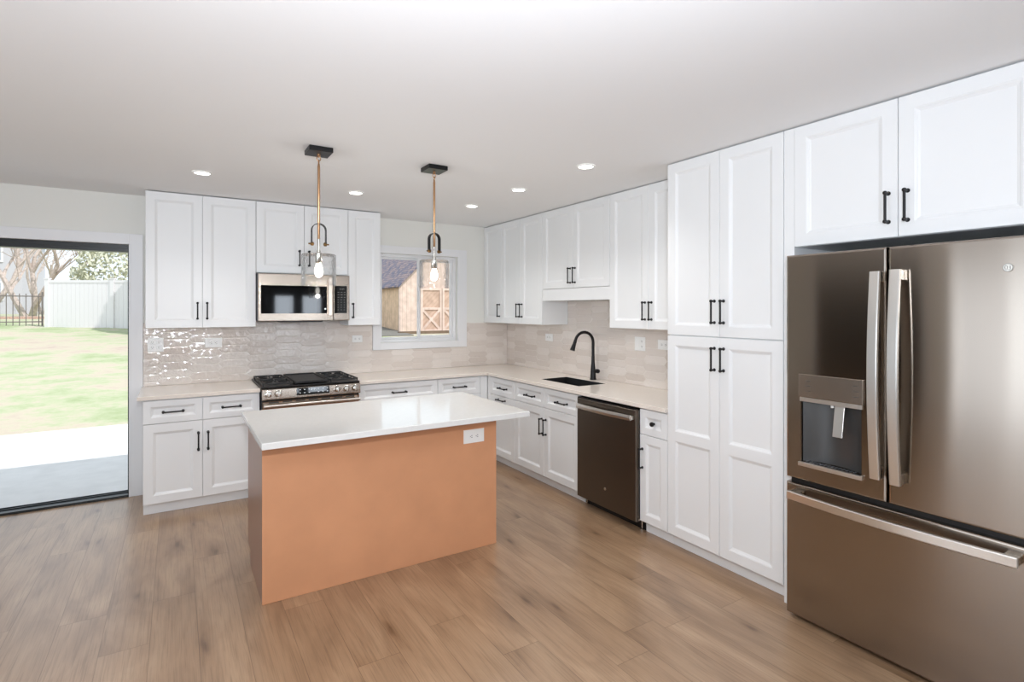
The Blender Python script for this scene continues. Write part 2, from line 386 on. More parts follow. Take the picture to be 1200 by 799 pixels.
mb = MB()                                                          # the unlit hall beyond the left wall, its dimness painted in
mb.box(XL - T - 2.5, XL - T, -2.3, -2.2, 0, H); mb.box(XL - T - 2.5, XL - T, -.5, -.4, 0, H); mb.box(XL - T - 2.6, XL - T - 2.5, -2.3, -.4, 0, H)
mb.box(XL - T - 2.6, XL - T, -2.3, -.4, H, H + .1); mb.box(XL - T - 2.6, XL, -2.3, -.4, -.12, -.001)
struct('wall_hall', mb, 'hall_dim_paint')
struct('roof', MB().box(XL - .8, .7, YR - 1.2, .42, 2.72, 2.86), 'house_roof')  # unseen roof slab, eaves added to keep sun out of the rear windows

# sliding glass door in the back wall
d1 = tag(bpy.data.objects.new('door_1', None), kind='structure'); C.objects.link(d1); d1.location = (DX0, .08, 0)
mb = MB(); fy0, fy1 = .03, .14
mb.box(DX0, DX1, fy0, fy1, DZ - .062, DZ); mb.box(DX0, DX0 + .03, fy0, fy1, -.02, DZ - .062); mb.box(DX1 - .010, DX1, fy0, fy1, -.02, DZ - .062)
mb.box(DX0, DX1, -.012, fy1, 0, .018); mb.box(DX0, DX1, .062, .072, .018, .026); mb.box(DX0, DX1, .108, .118, .018, .026); mb.box(DX0, DX1, .028, .03, DZ - .035, DZ)
mb.build('door_frame', 'black_frame', d1, .003)
def sash(a, b, y0, y1, name):
    mb = MB(); t_ = .05
    mb.box(a, b, y0, y1, .027, .085); mb.box(a, b, y0, y1, DZ - .12, DZ - .063); mb.box(a, a + t_, y0, y1, .085, DZ - .12); mb.box(b - t_, b, y0, y1, .085, DZ - .12)
    s_ = mb.build(name, 'black_frame', d1, .003)
    MB().box(a + t_, b - t_, (y0 + y1) / 2 - .004, (y0 + y1) / 2 + .004, .085, DZ - .12).build('glass_pane', 'pane_glass', s_)
sash(DX0 + .031, -4.64, .095, .13, 'door_panel'); sash(DX0 + .05, -4.62, .045, .08, 'door_panel')   # the sliding panel stands open over the fixed one
mb = MB()
mb.box(DX1, -3.630, -.02, 0, 0, DZ + .088); mb.box(DX0 - .095, DX0, -.02, 0, 0, DZ + .088); mb.box(DX0, DX1, -.02, 0, DZ, DZ + .088)
mb.box(DX1 - .0, DX1 + .012, -.026, -.02, 0, DZ + .0)
struct('trim_1', mb, 'trim_paint', .002)

# window in the back wall
w1 = tag(bpy.data.objects.new('window_1', None), kind='structure'); C.objects.link(w1); w1.location = (WX0, .08, WZ0)
mb = MB(); y0, y1 = .05, .13; f = .032
mb.box(WX0, WX1, y0, y1, WZ0, WZ0 + f); mb.box(WX0, WX1, y0, y1, WZ1 - f, WZ1); mb.box(WX0, WX0 + f, y0, y1, WZ0 + f, WZ1 - f); mb.box(WX1 - f, WX1, y0, y1, WZ0 + f, WZ1 - f)
mb.build('window_frame', 'trim_paint', w1, .003)
def wsash(a, b, y0, y1, t_):
    mb = MB(); z0, z1 = WZ0 + f, WZ1 - f
    mb.box(a, b, y0, y1, z0, z0 + t_); mb.box(a, b, y0, y1, z1 - t_, z1); mb.box(a, a + t_, y0, y1, z0 + t_, z1 - t_); mb.box(b - t_, b, y0, y1, z0 + t_, z1 - t_)
    s_ = mb.build('sash', 'trim_paint', w1, .003)
    MB().box(a + t_, b - t_, (y0 + y1) / 2 - .003, (y0 + y1) / 2 + .003, z0 + t_, z1 - t_).build('glass_pane', 'pane_glass', s_)
wsash(WX0 + f, -1.085, .095, .12, .020); wsash(-1.128, WX1 - f, .06, .085, .034)
MB().box(-1.121, -1.101, .045, .06, 1.66, 1.74).build('latch', 'trim_paint', w1, .004)
mb = MB()
mb.box(-1.655, WX0, -.02, 0, 1.143, 2.245); mb.box(WX1, -.559, -.02, 0, 1.143, 2.245); mb.box(WX0, WX1, -.02, 0, 1.143, WZ0); mb.box(WX0, WX1, -.02, 0, WZ1, 2.245)
struct('trim_2', mb, 'trim_paint', .002)
# unseen rear windows: wide one added for fill, two matching the microwave reflections
for k, (a, b) in enumerate(REAR):
    mb = MB(); y0, y1 = YR - .12, YR - .06
    for z in (.68, 1.86): mb.box(a, b, y0, y1, z, z + .06)
    for x in (a, b - .06): mb.box(x, x + .06, y0, y1, .74, 1.86)
    struct('window_%d' % (k + 2), mb, 'trim_paint')
mb = MB()
for z in (.02, 2.21): mb.box(XL - .12, XL - .06, -4.85, -2.45, z, z + .06)
for y in (-4.85, -2.51): mb.box(XL - .12, XL - .06, y, y + .06, .08, 2.21)
struct('window_5', mb, 'trim_paint')  # unseen window frame added around the left fill light
mb = MB()
for y in (-2.2, -.59): mb.box(XL, XL + .02, y, y + .09, 0, 2.2)
mb.box(XL, XL + .02, -2.2, -.5, 2.2, 2.29); struct('trim_3', mb, 'trim_paint')  # unseen casing added to reflect as thin bright lines in the refrigerator

# ------------------------------------------------------------------ tiled backsplash
def clip(poly, u0, u1, v0, v1):
    for ax, lim, sg in ((0, u0, 1), (0, u1, -1), (1, v0, 1), (1, v1, -1)):
        out = []
        for i in range(len(poly)):
            a, b = poly[i - 1], poly[i]; da, db = sg * (a[ax] - lim), sg * (b[ax] - lim)
            if (da >= 0) != (db >= 0):
                t_ = da / (da - db); out.append((a[0] + t_ * (b[0] - a[0]), a[1] + t_ * (b[1] - a[1])))
            if db >= 0: out.append(b)
        poly = out
        if len(poly) < 3: return []
    return poly
def tiles(mb, F, rects, seed):
    rnd = random.Random(seed); a, b, h = .130, .100, .066; g = .0011
    lay = mb.bm.faces.layers.float.new('tone')
    U0, U1 = min(r[0] for r in rects), max(r[1] for r in rects); V0, V1 = min(r[2] for r in rects), max(r[3] for r in rects)
    n = int((U1 - U0) / (a + b)) + 3; m = int((V1 - V0) / h) + 3
    for i in range(-1, n):
        for j in range(-1, m):
            cu, cv = U0 + i * (a + b), V0 + j * h + (h / 2 if i % 2 else 0)
            tone = rnd.random(); cush = rnd.uniform(.0003, .0011); tu, tv = rnd.gauss(0, .006), rnd.gauss(0, .012)
            hexp = [(cu - a + g, cv), (cu - b + g * .5, cv - h / 2 + g), (cu + b - g * .5, cv - h / 2 + g), (cu + a - g, cv), (cu + b - g * .5, cv + h / 2 - g), (cu - b + g * .5, cv + h / 2 - g)]
            for r in rects:
                p = clip(hexp, *r)
                if len(p) < 3: continue
                q = []
                for x in p:
                    if not q or math.hypot(x[0] - q[-1][0], x[1] - q[-1][1]) > 1e-4: q.append(x)
                if len(q) > 2 and math.hypot(q[0][0] - q[-1][0], q[0][1] - q[-1][1]) < 1e-4: q.pop()
                if len(q) < 3: continue
                mu, mv = sum(x[0] for x in q) / len(q), sum(x[1] for x in q) / len(q)
                if max(x[0] for x in q) - min(x[0] for x in q) < .008 or max(x[1] for x in q) - min(x[1] for x in q) < .008: continue
                def wz(u, v, base): return base + tu * (u - mu) + tv * (v - mv)
                A = [mb.bm.verts.new(F(u, v, .002)) for u, v in q]; B = [mb.bm.verts.new(F(u, v, wz(u, v, .0082))) for u, v in q]
                def inner(d):                                     # the outline moved in by d along both axes
                    o_ = []
                    for u, v in q:
                        du, dv = mu - u, mv - v; o_.append((u + math.copysign(min(d * 1.5, abs(du) * .4), du), v + math.copysign(min(d, abs(dv) * .4), dv)))
                    return o_
                E_ = [mb.bm.verts.new(F(u, v, wz(u, v, .0089))) for u, v in inner(.0014)]
                D = [mb.bm.verts.new(F(u, v, wz(u, v, .0089 + cush))) for u, v in inner(.0095)]
                fs = []
                for P, Q in ((A, B), (B, E_), (E_, D)):
                    for k in range(len(q)): fs.append(mb.bm.faces.new((P[k], P[(k + 1) % len(q)], Q[(k + 1) % len(q)], Q[k])))
                fs.append(mb.bm.faces.new(D))
                for f_ in fs: f_[lay] = tone
def backsplash(name, F, rects, seed, label):
    t_ = thing(name, label, 'backsplash', F((rects[0][0] + rects[0][1]) / 2, .914, 0))
    mb = MB(); mb.bm.faces.layers.float.new('tone')
    mb.bm.free(); mb.bm = bmesh.new()
    tiles(mb, F, rects, seed); mb.build('tiles', 'glazed_tile', t_)
    g = MB()
    for u0, u1, v0, v1 in rects: g.prism([(u0, v0), (u1, v0), (u1, v1), (u0, v1)], F, 0, .0072)
    g.build('grout', 'grout', t_)
ZC, ZU, ZT = .914, 1.416, 2.525
backsplash('tile_backsplash', FB(-.0005), [(-3.628, -1.657, ZC + .001, 1.455), (-1.657, -.557, ZC + .001, 1.141), (-.557, -.012, ZC + .001, 1.415)], 3, 'glossy beige picket tile backsplash behind the gas range and below the window')
backsplash('tile_backsplash', FR(-.0005), [(-1.19, -.0005, ZC + .001, 1.415), (-2.158, -1.19, ZC + .001, 1.655), (-3.055, -2.158, ZC + .001, 1.415)], 5, 'glossy beige picket tile backsplash behind the black faucet and sink')

# ------------------------------------------------------------------ cabinets
WG, BG = 'white wall cabinets', 'white base cabinets'
def body(parent, F, u0, u1, v0, v1, depth, bottom='cabinet_paint'):
    """carcass filled from the wall to the back of the doors; F measures w from the carcass front"""
    g = .0008; mb = MB(); mb.prism([(u0 + g, v0), (u1 - g, v0), (u1 - g, v1), (u0 + g, v1)], F, -depth, -.0005)
    return mb.build('body', 'cabinet_paint', parent, .0008, seg=1)
def toe(parent, F, u0, u1, back=.045, depth=.5, z1=.089):
    g = .0008; mb = MB(); mb.prism([(u0 + g, .001), (u1 - g, .001), (u1 - g, z1), (u0 + g, z1)], F, -depth, -back)
    mb.build('toe_kick', 'cabinet_paint', parent)
DU, DB = .306, .612                                                # carcass depths; a door adds .02
DPU, DPB = DU - .003, DB - .012
FBU, FRU, FBB, FRB = FB(-DU), FR(-DU), FB(-DB), FR(-DB)
def wall_cab(F, cu, label, u0, u1, v0, splits, handles, v1=ZT, depth=None, group=WG, mids=None):
    t_ = thing('wall_cabinet', label, 'cabinet', F((u0 + u1) / 2, v0, -.15), group)
    body(t_, F, u0, u1, v0, v1, depth or DPU)
    e = [u0] + splits + [u1]
    for k in range(len(e) - 1): door(t_, F, e[k], e[k + 1], v0, v1, handles[k])
    return t_
HZ = ZU + .142
wall_cab(FBU, 0, 'tall white two-door wall cabinet nearest the sliding glass door', -3.602, -2.7965, ZU, [-3.204], [(-3.240, HZ, True), (-3.170, HZ, True)])
wall_cab(FBU, 0, 'short white two-door wall cabinet directly above the microwave', -2.7955, -1.9935, 1.895, [-2.393], [(-2.436, 2.037, True), (-2.352, 2.037, True)])
wall_cab(FBU, 0, 'narrow white one-door wall cabinet between microwave and window', -1.9925, -1.676, ZU, [], [(-1.950, HZ, True)])
wall_cab(FRU, 0, 'white wall cabinet with one visible narrow door tucked in the corner beside the window', -.395, -.004, ZU, [], [(-.365, HZ, True)])
wall_cab(FRU, 0, 'white two-door wall cabinet left of the short one over the sink', -1.187, -.396, ZU, [-.792], [(-.825, HZ, True), (-.757, HZ, True)])
t_ = wall_cab(FRU, 0, 'short white two-door wall cabinet above the sink with valance board below', -2.160, -1.188, 1.765, [-1.672], [(-1.706, 1.880, True), (-1.636, 1.880, True)])
MB().box(-DU - .014, -DU + .004, -2.1592, -1.1888, 1.652, 1.763).build('valance', 'cabinet_paint', t_, .0015)
wall_cab(FRU, 0, 'white two-door wall cabinet above the dishwasher and beside the tall pantry', -3.055, -2.161, ZU, [-2.594], [(-2.628, HZ, True), (-2.561, HZ, True)])
wall_cab(FRB, 0, 'wide deep white two-door wall cabinet above the refrigerator', -4.880, -3.916, 1.897, [-4.395], [(-4.433, 2.034, True), (-4.357, 2.034, True)], depth=DPB)
# pantry: two pairs of doors
t_ = thing('pantry_cabinet', 'floor-to-ceiling white pantry cabinet with four doors beside the refrigerator', 'cabinet', (-.4, -3.457, 0))
body(t_, FRB, -3.857, -3.0565, .09, ZT, DPB); toe(t_, FRB, -3.857, -3.0565)
for a, b, hu in ((-3.457, -3.0565, -3.423), (-3.857, -3.457, -3.487)):
    door(t_, FRB, a, b, 1.403, ZT, (hu, 1.555, True)); door(t_, FRB, a, b, .09, 1.400, (hu, 1.270, True), mids=.744)
t_ = thing('end_panel', 'tall narrow white filler panel between the pantry and the refrigerator', 'panel', (-.3, -3.887, 0))
MB().box(-.628, -.003, -3.9145, -3.8585, .001, ZT).build('panel_board', 'cabinet_paint', t_, .0015)
t_ = thing('end_panel', 'tall white panel on the right of the refrigerator at the picture edge', 'panel', (-.3, -4.91, 0))
MB().box(-.628, -.003, -4.935, -4.8815, .001, ZT).build('panel_board', 'cabinet_paint', t_, .0015)

DZ0, DZ1, DZ2 = .09, .698, .876
def base_cab(F, label, u0, u1, splits, dr, doors, u1d=None, u0d=None, sink=False):
    t_ = thing('base_cabinet', label, 'cabinet', F((u0 + u1) / 2, 0, -.3), BG)
    if sink:
        g = .0008; mb = MB(); mb.prism([(u0 + g, DZ0), (u1 - g, DZ0), (u1 - g, .66), (u0 + g, .66)], F, -DPB, -.0005)
        for a, b in ((u0 + g, u0 + .018), (u1 - .018, u1 - g)): mb.prism([(a, .66), (b, .66), (b, .883), (a, .883)], F, -DPB, -.0205)
        mb.prism([(u0 + g, .66), (u1 - g, .66), (u1 - g, .883), (u0 + g, .883)], F, -.02, -.0005); mb.build('body', 'cabinet_paint', t_)
    else: body(t_, F, u0, u1, DZ0, .883, DPB)
    toe(t_, F, u0, u1)
    e = [u0 if u0d is None else u0d] + splits + [u1 if u1d is None else u1d]
    for k in range(len(e) - 1): drawer(t_, F, e[k], e[k + 1], DZ1 + .001, DZ2, dr[k], knob=(dr[k] and len(dr[k]) > 3) if False else False)
    return t_, e
t_, e = base_cab(FBB, 'white base cabinet with two drawers and two doors left of the range', -3.605, -2.803, [-3.214], [(-3.410, .784, False), (-3.010, .784, False)], None)
door(t_, FBB, e[0], e[1], DZ0, DZ1, (-3.243, .535, True)); door(t_, FBB, e[1], e[2], DZ0, DZ1, (-3.176, .535, True))
t_, e = base_cab(FBB, 'white base cabinet with one wide drawer right of the range', -1.979, -1.196, [], [(-1.592, .784, False)], None)
door(t_, FBB, -1.979, -1.5875, DZ0, DZ1, (-1.62, .535, True)); door(t_, FBB, -1.5875, -1.196, DZ0, DZ1, (-1.555, .535, True))
t_, e = base_cab(FBB, 'white corner base cabinet with one narrow drawer under the window', -1.195, -.634, [], [(-.955, .784, False)], None, u1d=-.715)
door(t_, FBB, -1.195, -.715, DZ0, DZ1, (-.755, .535, True))
MB().box(-.7145, -.6345, -.6315, -.613, DZ0, DZ2).build('filler', 'cabinet_paint', t_, .001)
t_, e = base_cab(FRB, 'white base cabinet with pull-out door and drawer nearest the corner behind the island', -1.160, -.634, [], [(-.937, .778, False)], None, u1d=-.690)
door(t_, FRB, -1.160, -.690, DZ0, DZ1, (-.925, .662, False))
MB().box(-.6315, -.613, -.6895, -.6345, DZ0, DZ2).build('filler', 'cabinet_paint', t_, .001)
t_, e = base_cab(FRB, 'white sink base cabinet with two drawer fronts and two doors left of the dishwasher', -2.140, -1.161, [-1.650], [(-1.903, .776, False), (-1.424, .776, False)], None, sink=True)
door(t_, FRB, e[0], e[1], DZ0, DZ1, (-1.680, .532, True)); door(t_, FRB, e[1], e[2], DZ0, DZ1, (-1.619, .532, True))
t_ = thing('base_cabinet', 'narrow white base cabinet with a round black knob right of the dishwasher', 'cabinet', (-.3, -2.92, 0), BG)
body(t_, FRB, -3.0555, -2.806, DZ0, .883, DPB); toe(t_, FRB, -3.0555, -2.806)
door(t_, FRB, -3.0555, -2.806, DZ1 + .001, DZ2, (-2.931, .786, False), 'drawer', .048, knob=True)
door(t_, FRB, -3.0555, -2.806, DZ0, DZ1, (-2.832, .532, True), fw=.055)
# dishwasher bay sides are the neighbouring carcasses

# ------------------------------------------------------------------ worktops
def worktop(name, label, boxes, m, bevel=.003):
    xs = sorted({b[0] for b in boxes} | {b[1] for b in boxes}); ys = sorted({b[2] for b in boxes} | {b[3] for b in boxes})
    z0, z1 = boxes[0][4], boxes[0][5]
    inside = lambda i, j: any(b[0] <= (xs[i] + xs[i + 1]) / 2 <= b[1] and b[2] <= (ys[j] + ys[j + 1]) / 2 <= b[3] for b in boxes) if 0 <= i < len(xs) - 1 and 0 <= j < len(ys) - 1 else False
    mb = MB(); bm = mb.bm; V = {}
    def vt(i, j, z):
        if (i, j, z) not in V: V[(i, j, z)] = bm.verts.new((xs[i], ys[j], z))
        return V[(i, j, z)]
    for i in range(len(xs) - 1):
        for j in range(len(ys) - 1):
            if not inside(i, j): continue
            for z in (z0, z1): bm.faces.new([vt(i, j, z), vt(i + 1, j, z), vt(i + 1, j + 1, z), vt(i, j + 1, z)])
            for di, dj, a, b in ((-1, 0, (i, j), (i, j + 1)), (1, 0, (i + 1, j), (i + 1, j + 1)), (0, -1, (i, j), (i + 1, j)), (0, 1, (i, j + 1), (i + 1, j + 1))):
                if not inside(i + di, j + dj): bm.faces.new([vt(*a, z0), vt(*b, z0), vt(*b, z1), vt(*a, z1)])
    o = mb.build(name, m, None, bevel, origin=((xs[0] + xs[-1]) / 2, (ys[0] + ys[-1]) / 2, z0))
    return tag(o, label, 'countertop')
worktop('countertop', 'short beige quartz countertop left of the range', [(-3.640, -2.800, -.655, -.003, .8845, ZC)], 'quartz_beige')
sx0, sx1, sy0, sy1 = -.478, -.165, -1.945, -1.375
worktop('countertop', 'long L-shaped beige quartz countertop around the corner with the sink cut-out',
        [(-1.982, -.655, -.655, -.003, .8845, ZC), (-.655, -.003, sy1, -.003, .8845, ZC), (-.655, sx0, sy0, sy1, .8845, ZC), (sx1, -.003, sy0, sy1, .8845, ZC), (-.655, -.003, -3.0545, sy0, .8845, ZC)], 'quartz_beige')

# ------------------------------------------------------------------ sink and faucet
t_ = thing('kitchen_sink', 'black undermount sink set into the right-hand countertop', 'sink', ((sx0 + sx1) / 2, (sy0 + sy1) / 2, .68))
mb = MB(); e0 = .006
def srect(i, z): return [(sx0 + i, sy0 + i, z), (sx1 - i, sy0 + i, z), (sx1 - i, sy1 - i, z), (sx0 + i, sy1 - i, z)]
mb.rings([srect(.0008, .88), srect(.0008, .9115), srect(.003, .9125), srect(.006, .909), srect(.014, .69), srect(.03, .682)], cap=False)
mb.bm.faces.new([mb.bm.verts.new(p) for p in srect(.03, .682)])
bmesh.ops.remove_doubles(mb.bm, verts=mb.bm.verts, dist=1e-5)
mb.build('basin', 'sink_black', t_)
MB().lathe((-.32, -1.66, .6825), [(.045, 0), (.045, .004), (.03, .005), (.028, .001)], n=24).build('drain', 'black_metal', t_, smooth=True)
t_ = thing('kitchen_faucet', 'tall matte black gooseneck faucet behind the sink', 'faucet', (-.085, -1.672, ZC))
fx, fy = -.085, -1.672
MB().lathe((fx, fy, ZC + .0005), [(.031, 0), (.031, .006), (.027, .012), (.024, .07), (.021, .11), (.0165, .16), (.0145, .22)], n=24).build('base', 'black_metal', t_, smooth=True)
R_ = .093; dirv = Vector((-.98, .2, 0))
pts = [(fx, fy, ZC + .2), (fx, fy, 1.20), (fx, fy, 1.265)]
for k in range(1, 13):
    a = PI * k / 12 * .93; c_ = Vector((fx, fy, 1.265)) + dirv * R_
    pts.append(c_ - dirv * R_ * math.cos(a) + Vector((0, 0, R_ * math.sin(a))))
MB().tube(pts, .0135, 14).build('spout', 'black_metal', t_, smooth=True)
p_ = Vector(pts[-1]); d_ = (Vector(pts[-1]) - Vector(pts[-2])).normalized()
MB().lathe(p_, [(.0145, 0), (.0155, .02), (.0165, .04), (.022, .085), (.0235, .1), (.018, .101)], d_, 20).build('spray_head', 'black_metal', t_, smooth=True)
MB().lathe((fx, fy - .014, ZC + .083), [(.014, 0), (.014, .03), (.019, .032), (.019, .06), (.016, .064)], (0, -1, .03), 20).build('handle', 'black_metal', t_, smooth=True)

# ------------------------------------------------------------------ dishwasher
t_ = thing('dishwasher', 'dark stainless steel dishwasher between the sink cabinet and the narrow cabinet', 'dishwasher', (-.35, -2.472, 0))
MB().box(-.612, -.02, -2.800, -2.145, .1, .872).build('tub', 'black_plastic', t_)
mb = MB(); slab(mb, FR(-.614), -2.797, -2.147, .078, .862, .046, [], [], .006, seg=3); dd = mb.build('door', 'dark_steel', t_)
MB().box(-.655, -.6125, -2.7965, -2.1475, .8625, .871).build('control_strip', 'black_plastic', t_)
MB().box(-.640, -.6142, -2.8005, -2.7975, .085, .862).build('edge_trim', 'nickel', dd)
mb = MB(); N = 14; zz = .806
rs = []
for k in range(N + 1):
    y = -2.172 - .598 * k / N; b = .05 + .016 * math.sin(PI * k / N); x = -.614 - b - .014
    rs.append([(x - .012, y, zz - .019), (x - .015, y, zz), (x - .012, y, zz + .019), (x + .004, y, zz + .016), (x + .004, y, zz - .016)])
mb.rings(rs)
for y in (-2.176, -2.766): mb.box(-.686, -.661, y - .012, y + .012, zz - .012, zz + .012)
mb.build('handle', 'handle_steel', dd, .001)
MB().lathe((-.6602, -2.478, .222), [(.011, 0), (.011, .001), (.008, .0016)], (-1, 0, 0), 18).build('badge', 'nickel', dd, smooth=True)
MB().box(-.565, -.545, -2.800, -2.145, .002, .098).build('toe_kick', 'black_plastic', t_)
for y in (-2.775, -2.172): MB().lathe((-.575, y, .001), [(.014, 0), (.014, .008), (.006, .012), (.006, .09)], n=10).build('leg', 'nickel', t_)

# ------------------------------------------------------------------ gas range
t_ = thing('gas_range', 'stainless steel slide-in gas range with five knobs and black grates', 'range', (-2.389, -.35, 0))
rx0, rx1 = -2.794, -1.986
MB().box(rx0 + .003, rx1 - .003, -.640, -.015, .03, .905).build('body', 'grey_case', t_)
mb = MB(); mb.box(rx0 - .004, rx1 + .002, -.680, -.014, .9155, .927); mb.build('cooktop', 'black_plastic', t_, .003)
for x in (rx0 + .05, rx1 - .05):
    for y in (-.58, -.08): MB().lathe((x, y, .001), [(.02, 0), (.02, .01), (.012, .014), (.012, .03)], n=12).build('foot', 'black_plastic', t_)
mb = MB()                                                          # slanted control panel
mb.rings([[(x, -.615, .914), (x, -.676, .914), (x, -.704, .905), (x, -.712, .825), (x, -.700, .818), (x, -.615, .818)] for x in (rx0, rx1)])
cp = mb.build('control_panel', 'steel', t_, .002)
cpF = lambda u, v, w: Vector((u, -.704 - .008 * (.905 - v) / .08 - w, v))
dsp_ = MB().prism([(-2.528, .842), (-2.258, .842), (-2.258, .903), (-2.528, .903)], cpF, 0, .0015).build('display', 'black_glass', t_)
for r_ in range(2):
    for k in range(7):
        if k == 3: continue
        u = -2.505 + k * .0375; MB().prism([(u, .858 + r_ * .027), (u + .011, .858 + r_ * .027), (u + .011, .863 + r_ * .027), (u, .863 + r_ * .027)], cpF, .0016, .002).build('display_mark', 'mark_white', dsp_)
SEG = {'1': 'bc', '2': 'abged', ':': '', '0': 'abcdef', '4': 'fgbc', '5': 'afgcd', '3': 'abgcd'}
def digits(mb, F, u, v, s, text, w0, w1):
    for ch in text:
        if ch == ':':
            for q in (.3, .7): mb.prism([(u, v + s * q), (u + s * .12, v + s * q), (u + s * .12, v + s * (q + .1)), (u, v + s * (q + .1))], F, w0, w1)
            u += s * .35; continue
        W_ = s * .5; th = s * .13
        R = {'a': (0, W_, s - th, s), 'd': (0, W_, 0, th), 'g': (0, W_, s / 2 - th / 2, s / 2 + th / 2), 'f': (0, th, s / 2, s), 'e': (0, th, 0, s / 2), 'b': (W_ - th, W_, s / 2, s), 'c': (W_ - th, W_, 0, s / 2)}
        for c in SEG[ch]:
            a, b, c0, c1 = R[c]; mb.prism([(u + a, v + c0), (u + b, v + c0), (u + b, v + c1), (u + a, v + c1)], F, w0, w1)
        u += s * .72
mb = MB(); digits(mb, cpF, -2.418, .8785, .0165, '12:04', .0016, .002); mb.build('clock_digits', 'mark_white', dsp_)
MB().prism([(-2.2575, .832), (-2.2565, .832), (-2.2565, .912), (-2.2575, .912)], cpF, 0, .001).build('panel_seam', 'slot_dark', cp)
for u in (-2.748, -2.672, -2.190, -2.113, -2.038):
    k = MB().lathe(cpF(u, .870, 0), [(.029, 0), (.029, .006), (.025, .009), (.0235, .03), (.021, .034), (.012, .035)], (0, -1, .1), 28).build('knob', 'nickel', cp, smooth=True)
    MB().prism([(u - .003, .853), (u + .003, .853), (u + .003, .889), (u - .003, .889)], cpF, .036, .041).build('grip', 'handle_steel', k, .001)
# grates
GX = [(-2.785, -2.545), (-2.528, -2.252), (-2.235, -1.993)]
gz0, gz1 = .940, .953
for q in (0, 2):
    a, b = GX[q]; mb = MB(); t2 = .006
    for x in (a, b - .012): mb.box(x, x + .012, -.655, -.04, gz0, gz1)
    for y in (-.655, -.355, -.052): mb.box(a + .012, b - .012, y, y + .012, gz0, gz1)
    for yc in (-.505, -.20):
        xc = (a + b) / 2
        for k in range(6):
            an = PI / 3 * k + PI / 6; r0, r1 = .028, .098
            p0 = Vector((xc + r0 * math.cos(an), yc + r0 * math.sin(an), 0)); p1 = Vector((xc + r1 * 1.02 * math.cos(an), yc + r1 * 1.35 * math.sin(an), 0)); n_ = Vector((-math.sin(an), math.cos(an), 0)) * .005
            mb.hexa([(p0 - n_) + Vector((0, 0, gz0 + .002)), (p1 - n_) + Vector((0, 0, gz0 + .002)), (p1 + n_) + Vector((0, 0, gz0 + .002)), (p0 + n_) + Vector((0, 0, gz0 + .002)),
                     (p0 - n_) + Vector((0, 0, gz1)), (p1 - n_) + Vector((0, 0, gz1)), (p1 + n_) + Vector((0, 0, gz1)), (p0 + n_) + Vector((0, 0, gz1))])
    for x in (a + .001, b - .011):
        for y in (-.654, -.354, -.051): mb.box(x, x + .010, y, y + .010, .9272, gz0)
    mb.build('grate', 'cast_iron', t_, .002, seg=1)
    for yc in (-.505, -.20): MB().lathe(((a + b) / 2, yc, .9272), [(.052, 0), (.052, .004), (.036, .005), (.036, .010), (.01, .0115)], n=24).build('burner', 'black_metal', t_, smooth=True)
a, b = GX[1]; mb = MB(); mb.box(a, b, -.655, -.04, gz0 - .004, gz0 + .004)
for x in (a, b - .012): mb.box(x, x + .012, -.655, -.04, gz0 + .004, gz1 + .002)
for y in (-.655, -.052): mb.box(a + .012, b - .012, y, y + .012, gz0 + .004, gz1 + .002)
for x in (a + .01, b - .03):
    for y in (-.63, -.08): mb.box(x, x + .02, y, y + .02, .9272, gz0 - .004)
mb.build('griddle', 'cast_iron', t_, .002, seg=1)
# oven door, handle, drawer
mb = MB(); slab(mb, FB(-.641), rx0 + .004, rx1 - .004, .235, .805, .045, [(rx0 + .08, rx1 - .08, .34, .66)], [(0, .045), (.003, .042)], .004); od = mb.build('oven_door', 'steel', t_)
MB().box(rx0 + .084, rx1 - .084, -.6855, -.6835, .344, .656).build('oven_glass', 'black_glass', od)
MB().box(rx0 + .004, rx1 - .004, -.668, -.6412, .8055, .817).build('vent_gap', 'black_plastic', t_)
mb = MB()
for k in range(7): u = rx0 + .055 + k * .105; mb.box(u, u + .075, -.6875, -.6862, .789, .799)
mb.build('vent_slots', 'slot_dark', od)
mb = MB(); mb.tube([(rx0 + .01, -.735, .772), (rx1 - .01, -.735, .772)], .013, 14)
for x in (rx0 + .03, rx1 - .03): mb.box(x - .012, x + .012, -.733, -.686, .763, .781)
mb.build('oven_handle', 'handle_steel', od, smooth=True)
mb = MB(); slab(mb, FB(-.641), rx0 + .004, rx1 - .004, .06, .230, .04, [], [], .004); mb.build('storage_drawer', 'steel', t_)

# ------------------------------------------------------------------ microwave
t_ = thing('microwave', 'stainless steel over-the-range microwave hung under the short wall cabinet', 'microwave', (-2.395, -.2, 1.46))
mx0, mx1, mz0, mz1 = -2.792, -1.997, 1.466, 1.889
MB().box(mx0, mx1, -.368, -.012, mz0 + .004, mz1).build('case', 'grey_case', t_, .002)
xs_ = -2.148
mb = MB(); slab(mb, FB(-.369), mx0 + .004, xs_ - .0015, mz0, mz1 - .003, .031, [(-2.766, -2.206, 1.533, 1.783)], [(0, .031), (.0015, .0295)], .005, seg=2); dr = mb.build('door', 'steel', t_)
MB().box(-2.7645, -2.2075, -.4005, -.3988, 1.5345, 1.7815).build('door_glass', 'black_glass', dr)
MB().box(-2.722, -2.248, -.4009, -.4006, 1.556, 1.718).build('window_screen', 'window_screen' if 'window_screen' in M else 'black_glass', dr)
mb = MB(); mb.rings([[(-2.200, -.400, z), (-2.200, -.430, z), (-2.168, -.436, z), (-2.160, -.430, z), (-2.160, -.400, z)] for z in (1.512, 1.862)]); mb.build('handle', 'satin_steel', dr, .003)
MB().lathe((-2.222, -.401, 1.574), [(.008, 0), (.008, .0006)], (0, -1, 0), 16).build('badge', 'mark_white', dr)
mb = MB(); slab(mb, FB(-.369), xs_, mx1 - .002, mz0, mz1 - .003, .031, [(-2.140, -2.024, 1.533, 1.790)], [(0, .031), (.001, .030)], .005, seg=2); cpn = mb.build('control_panel', 'steel', t_)
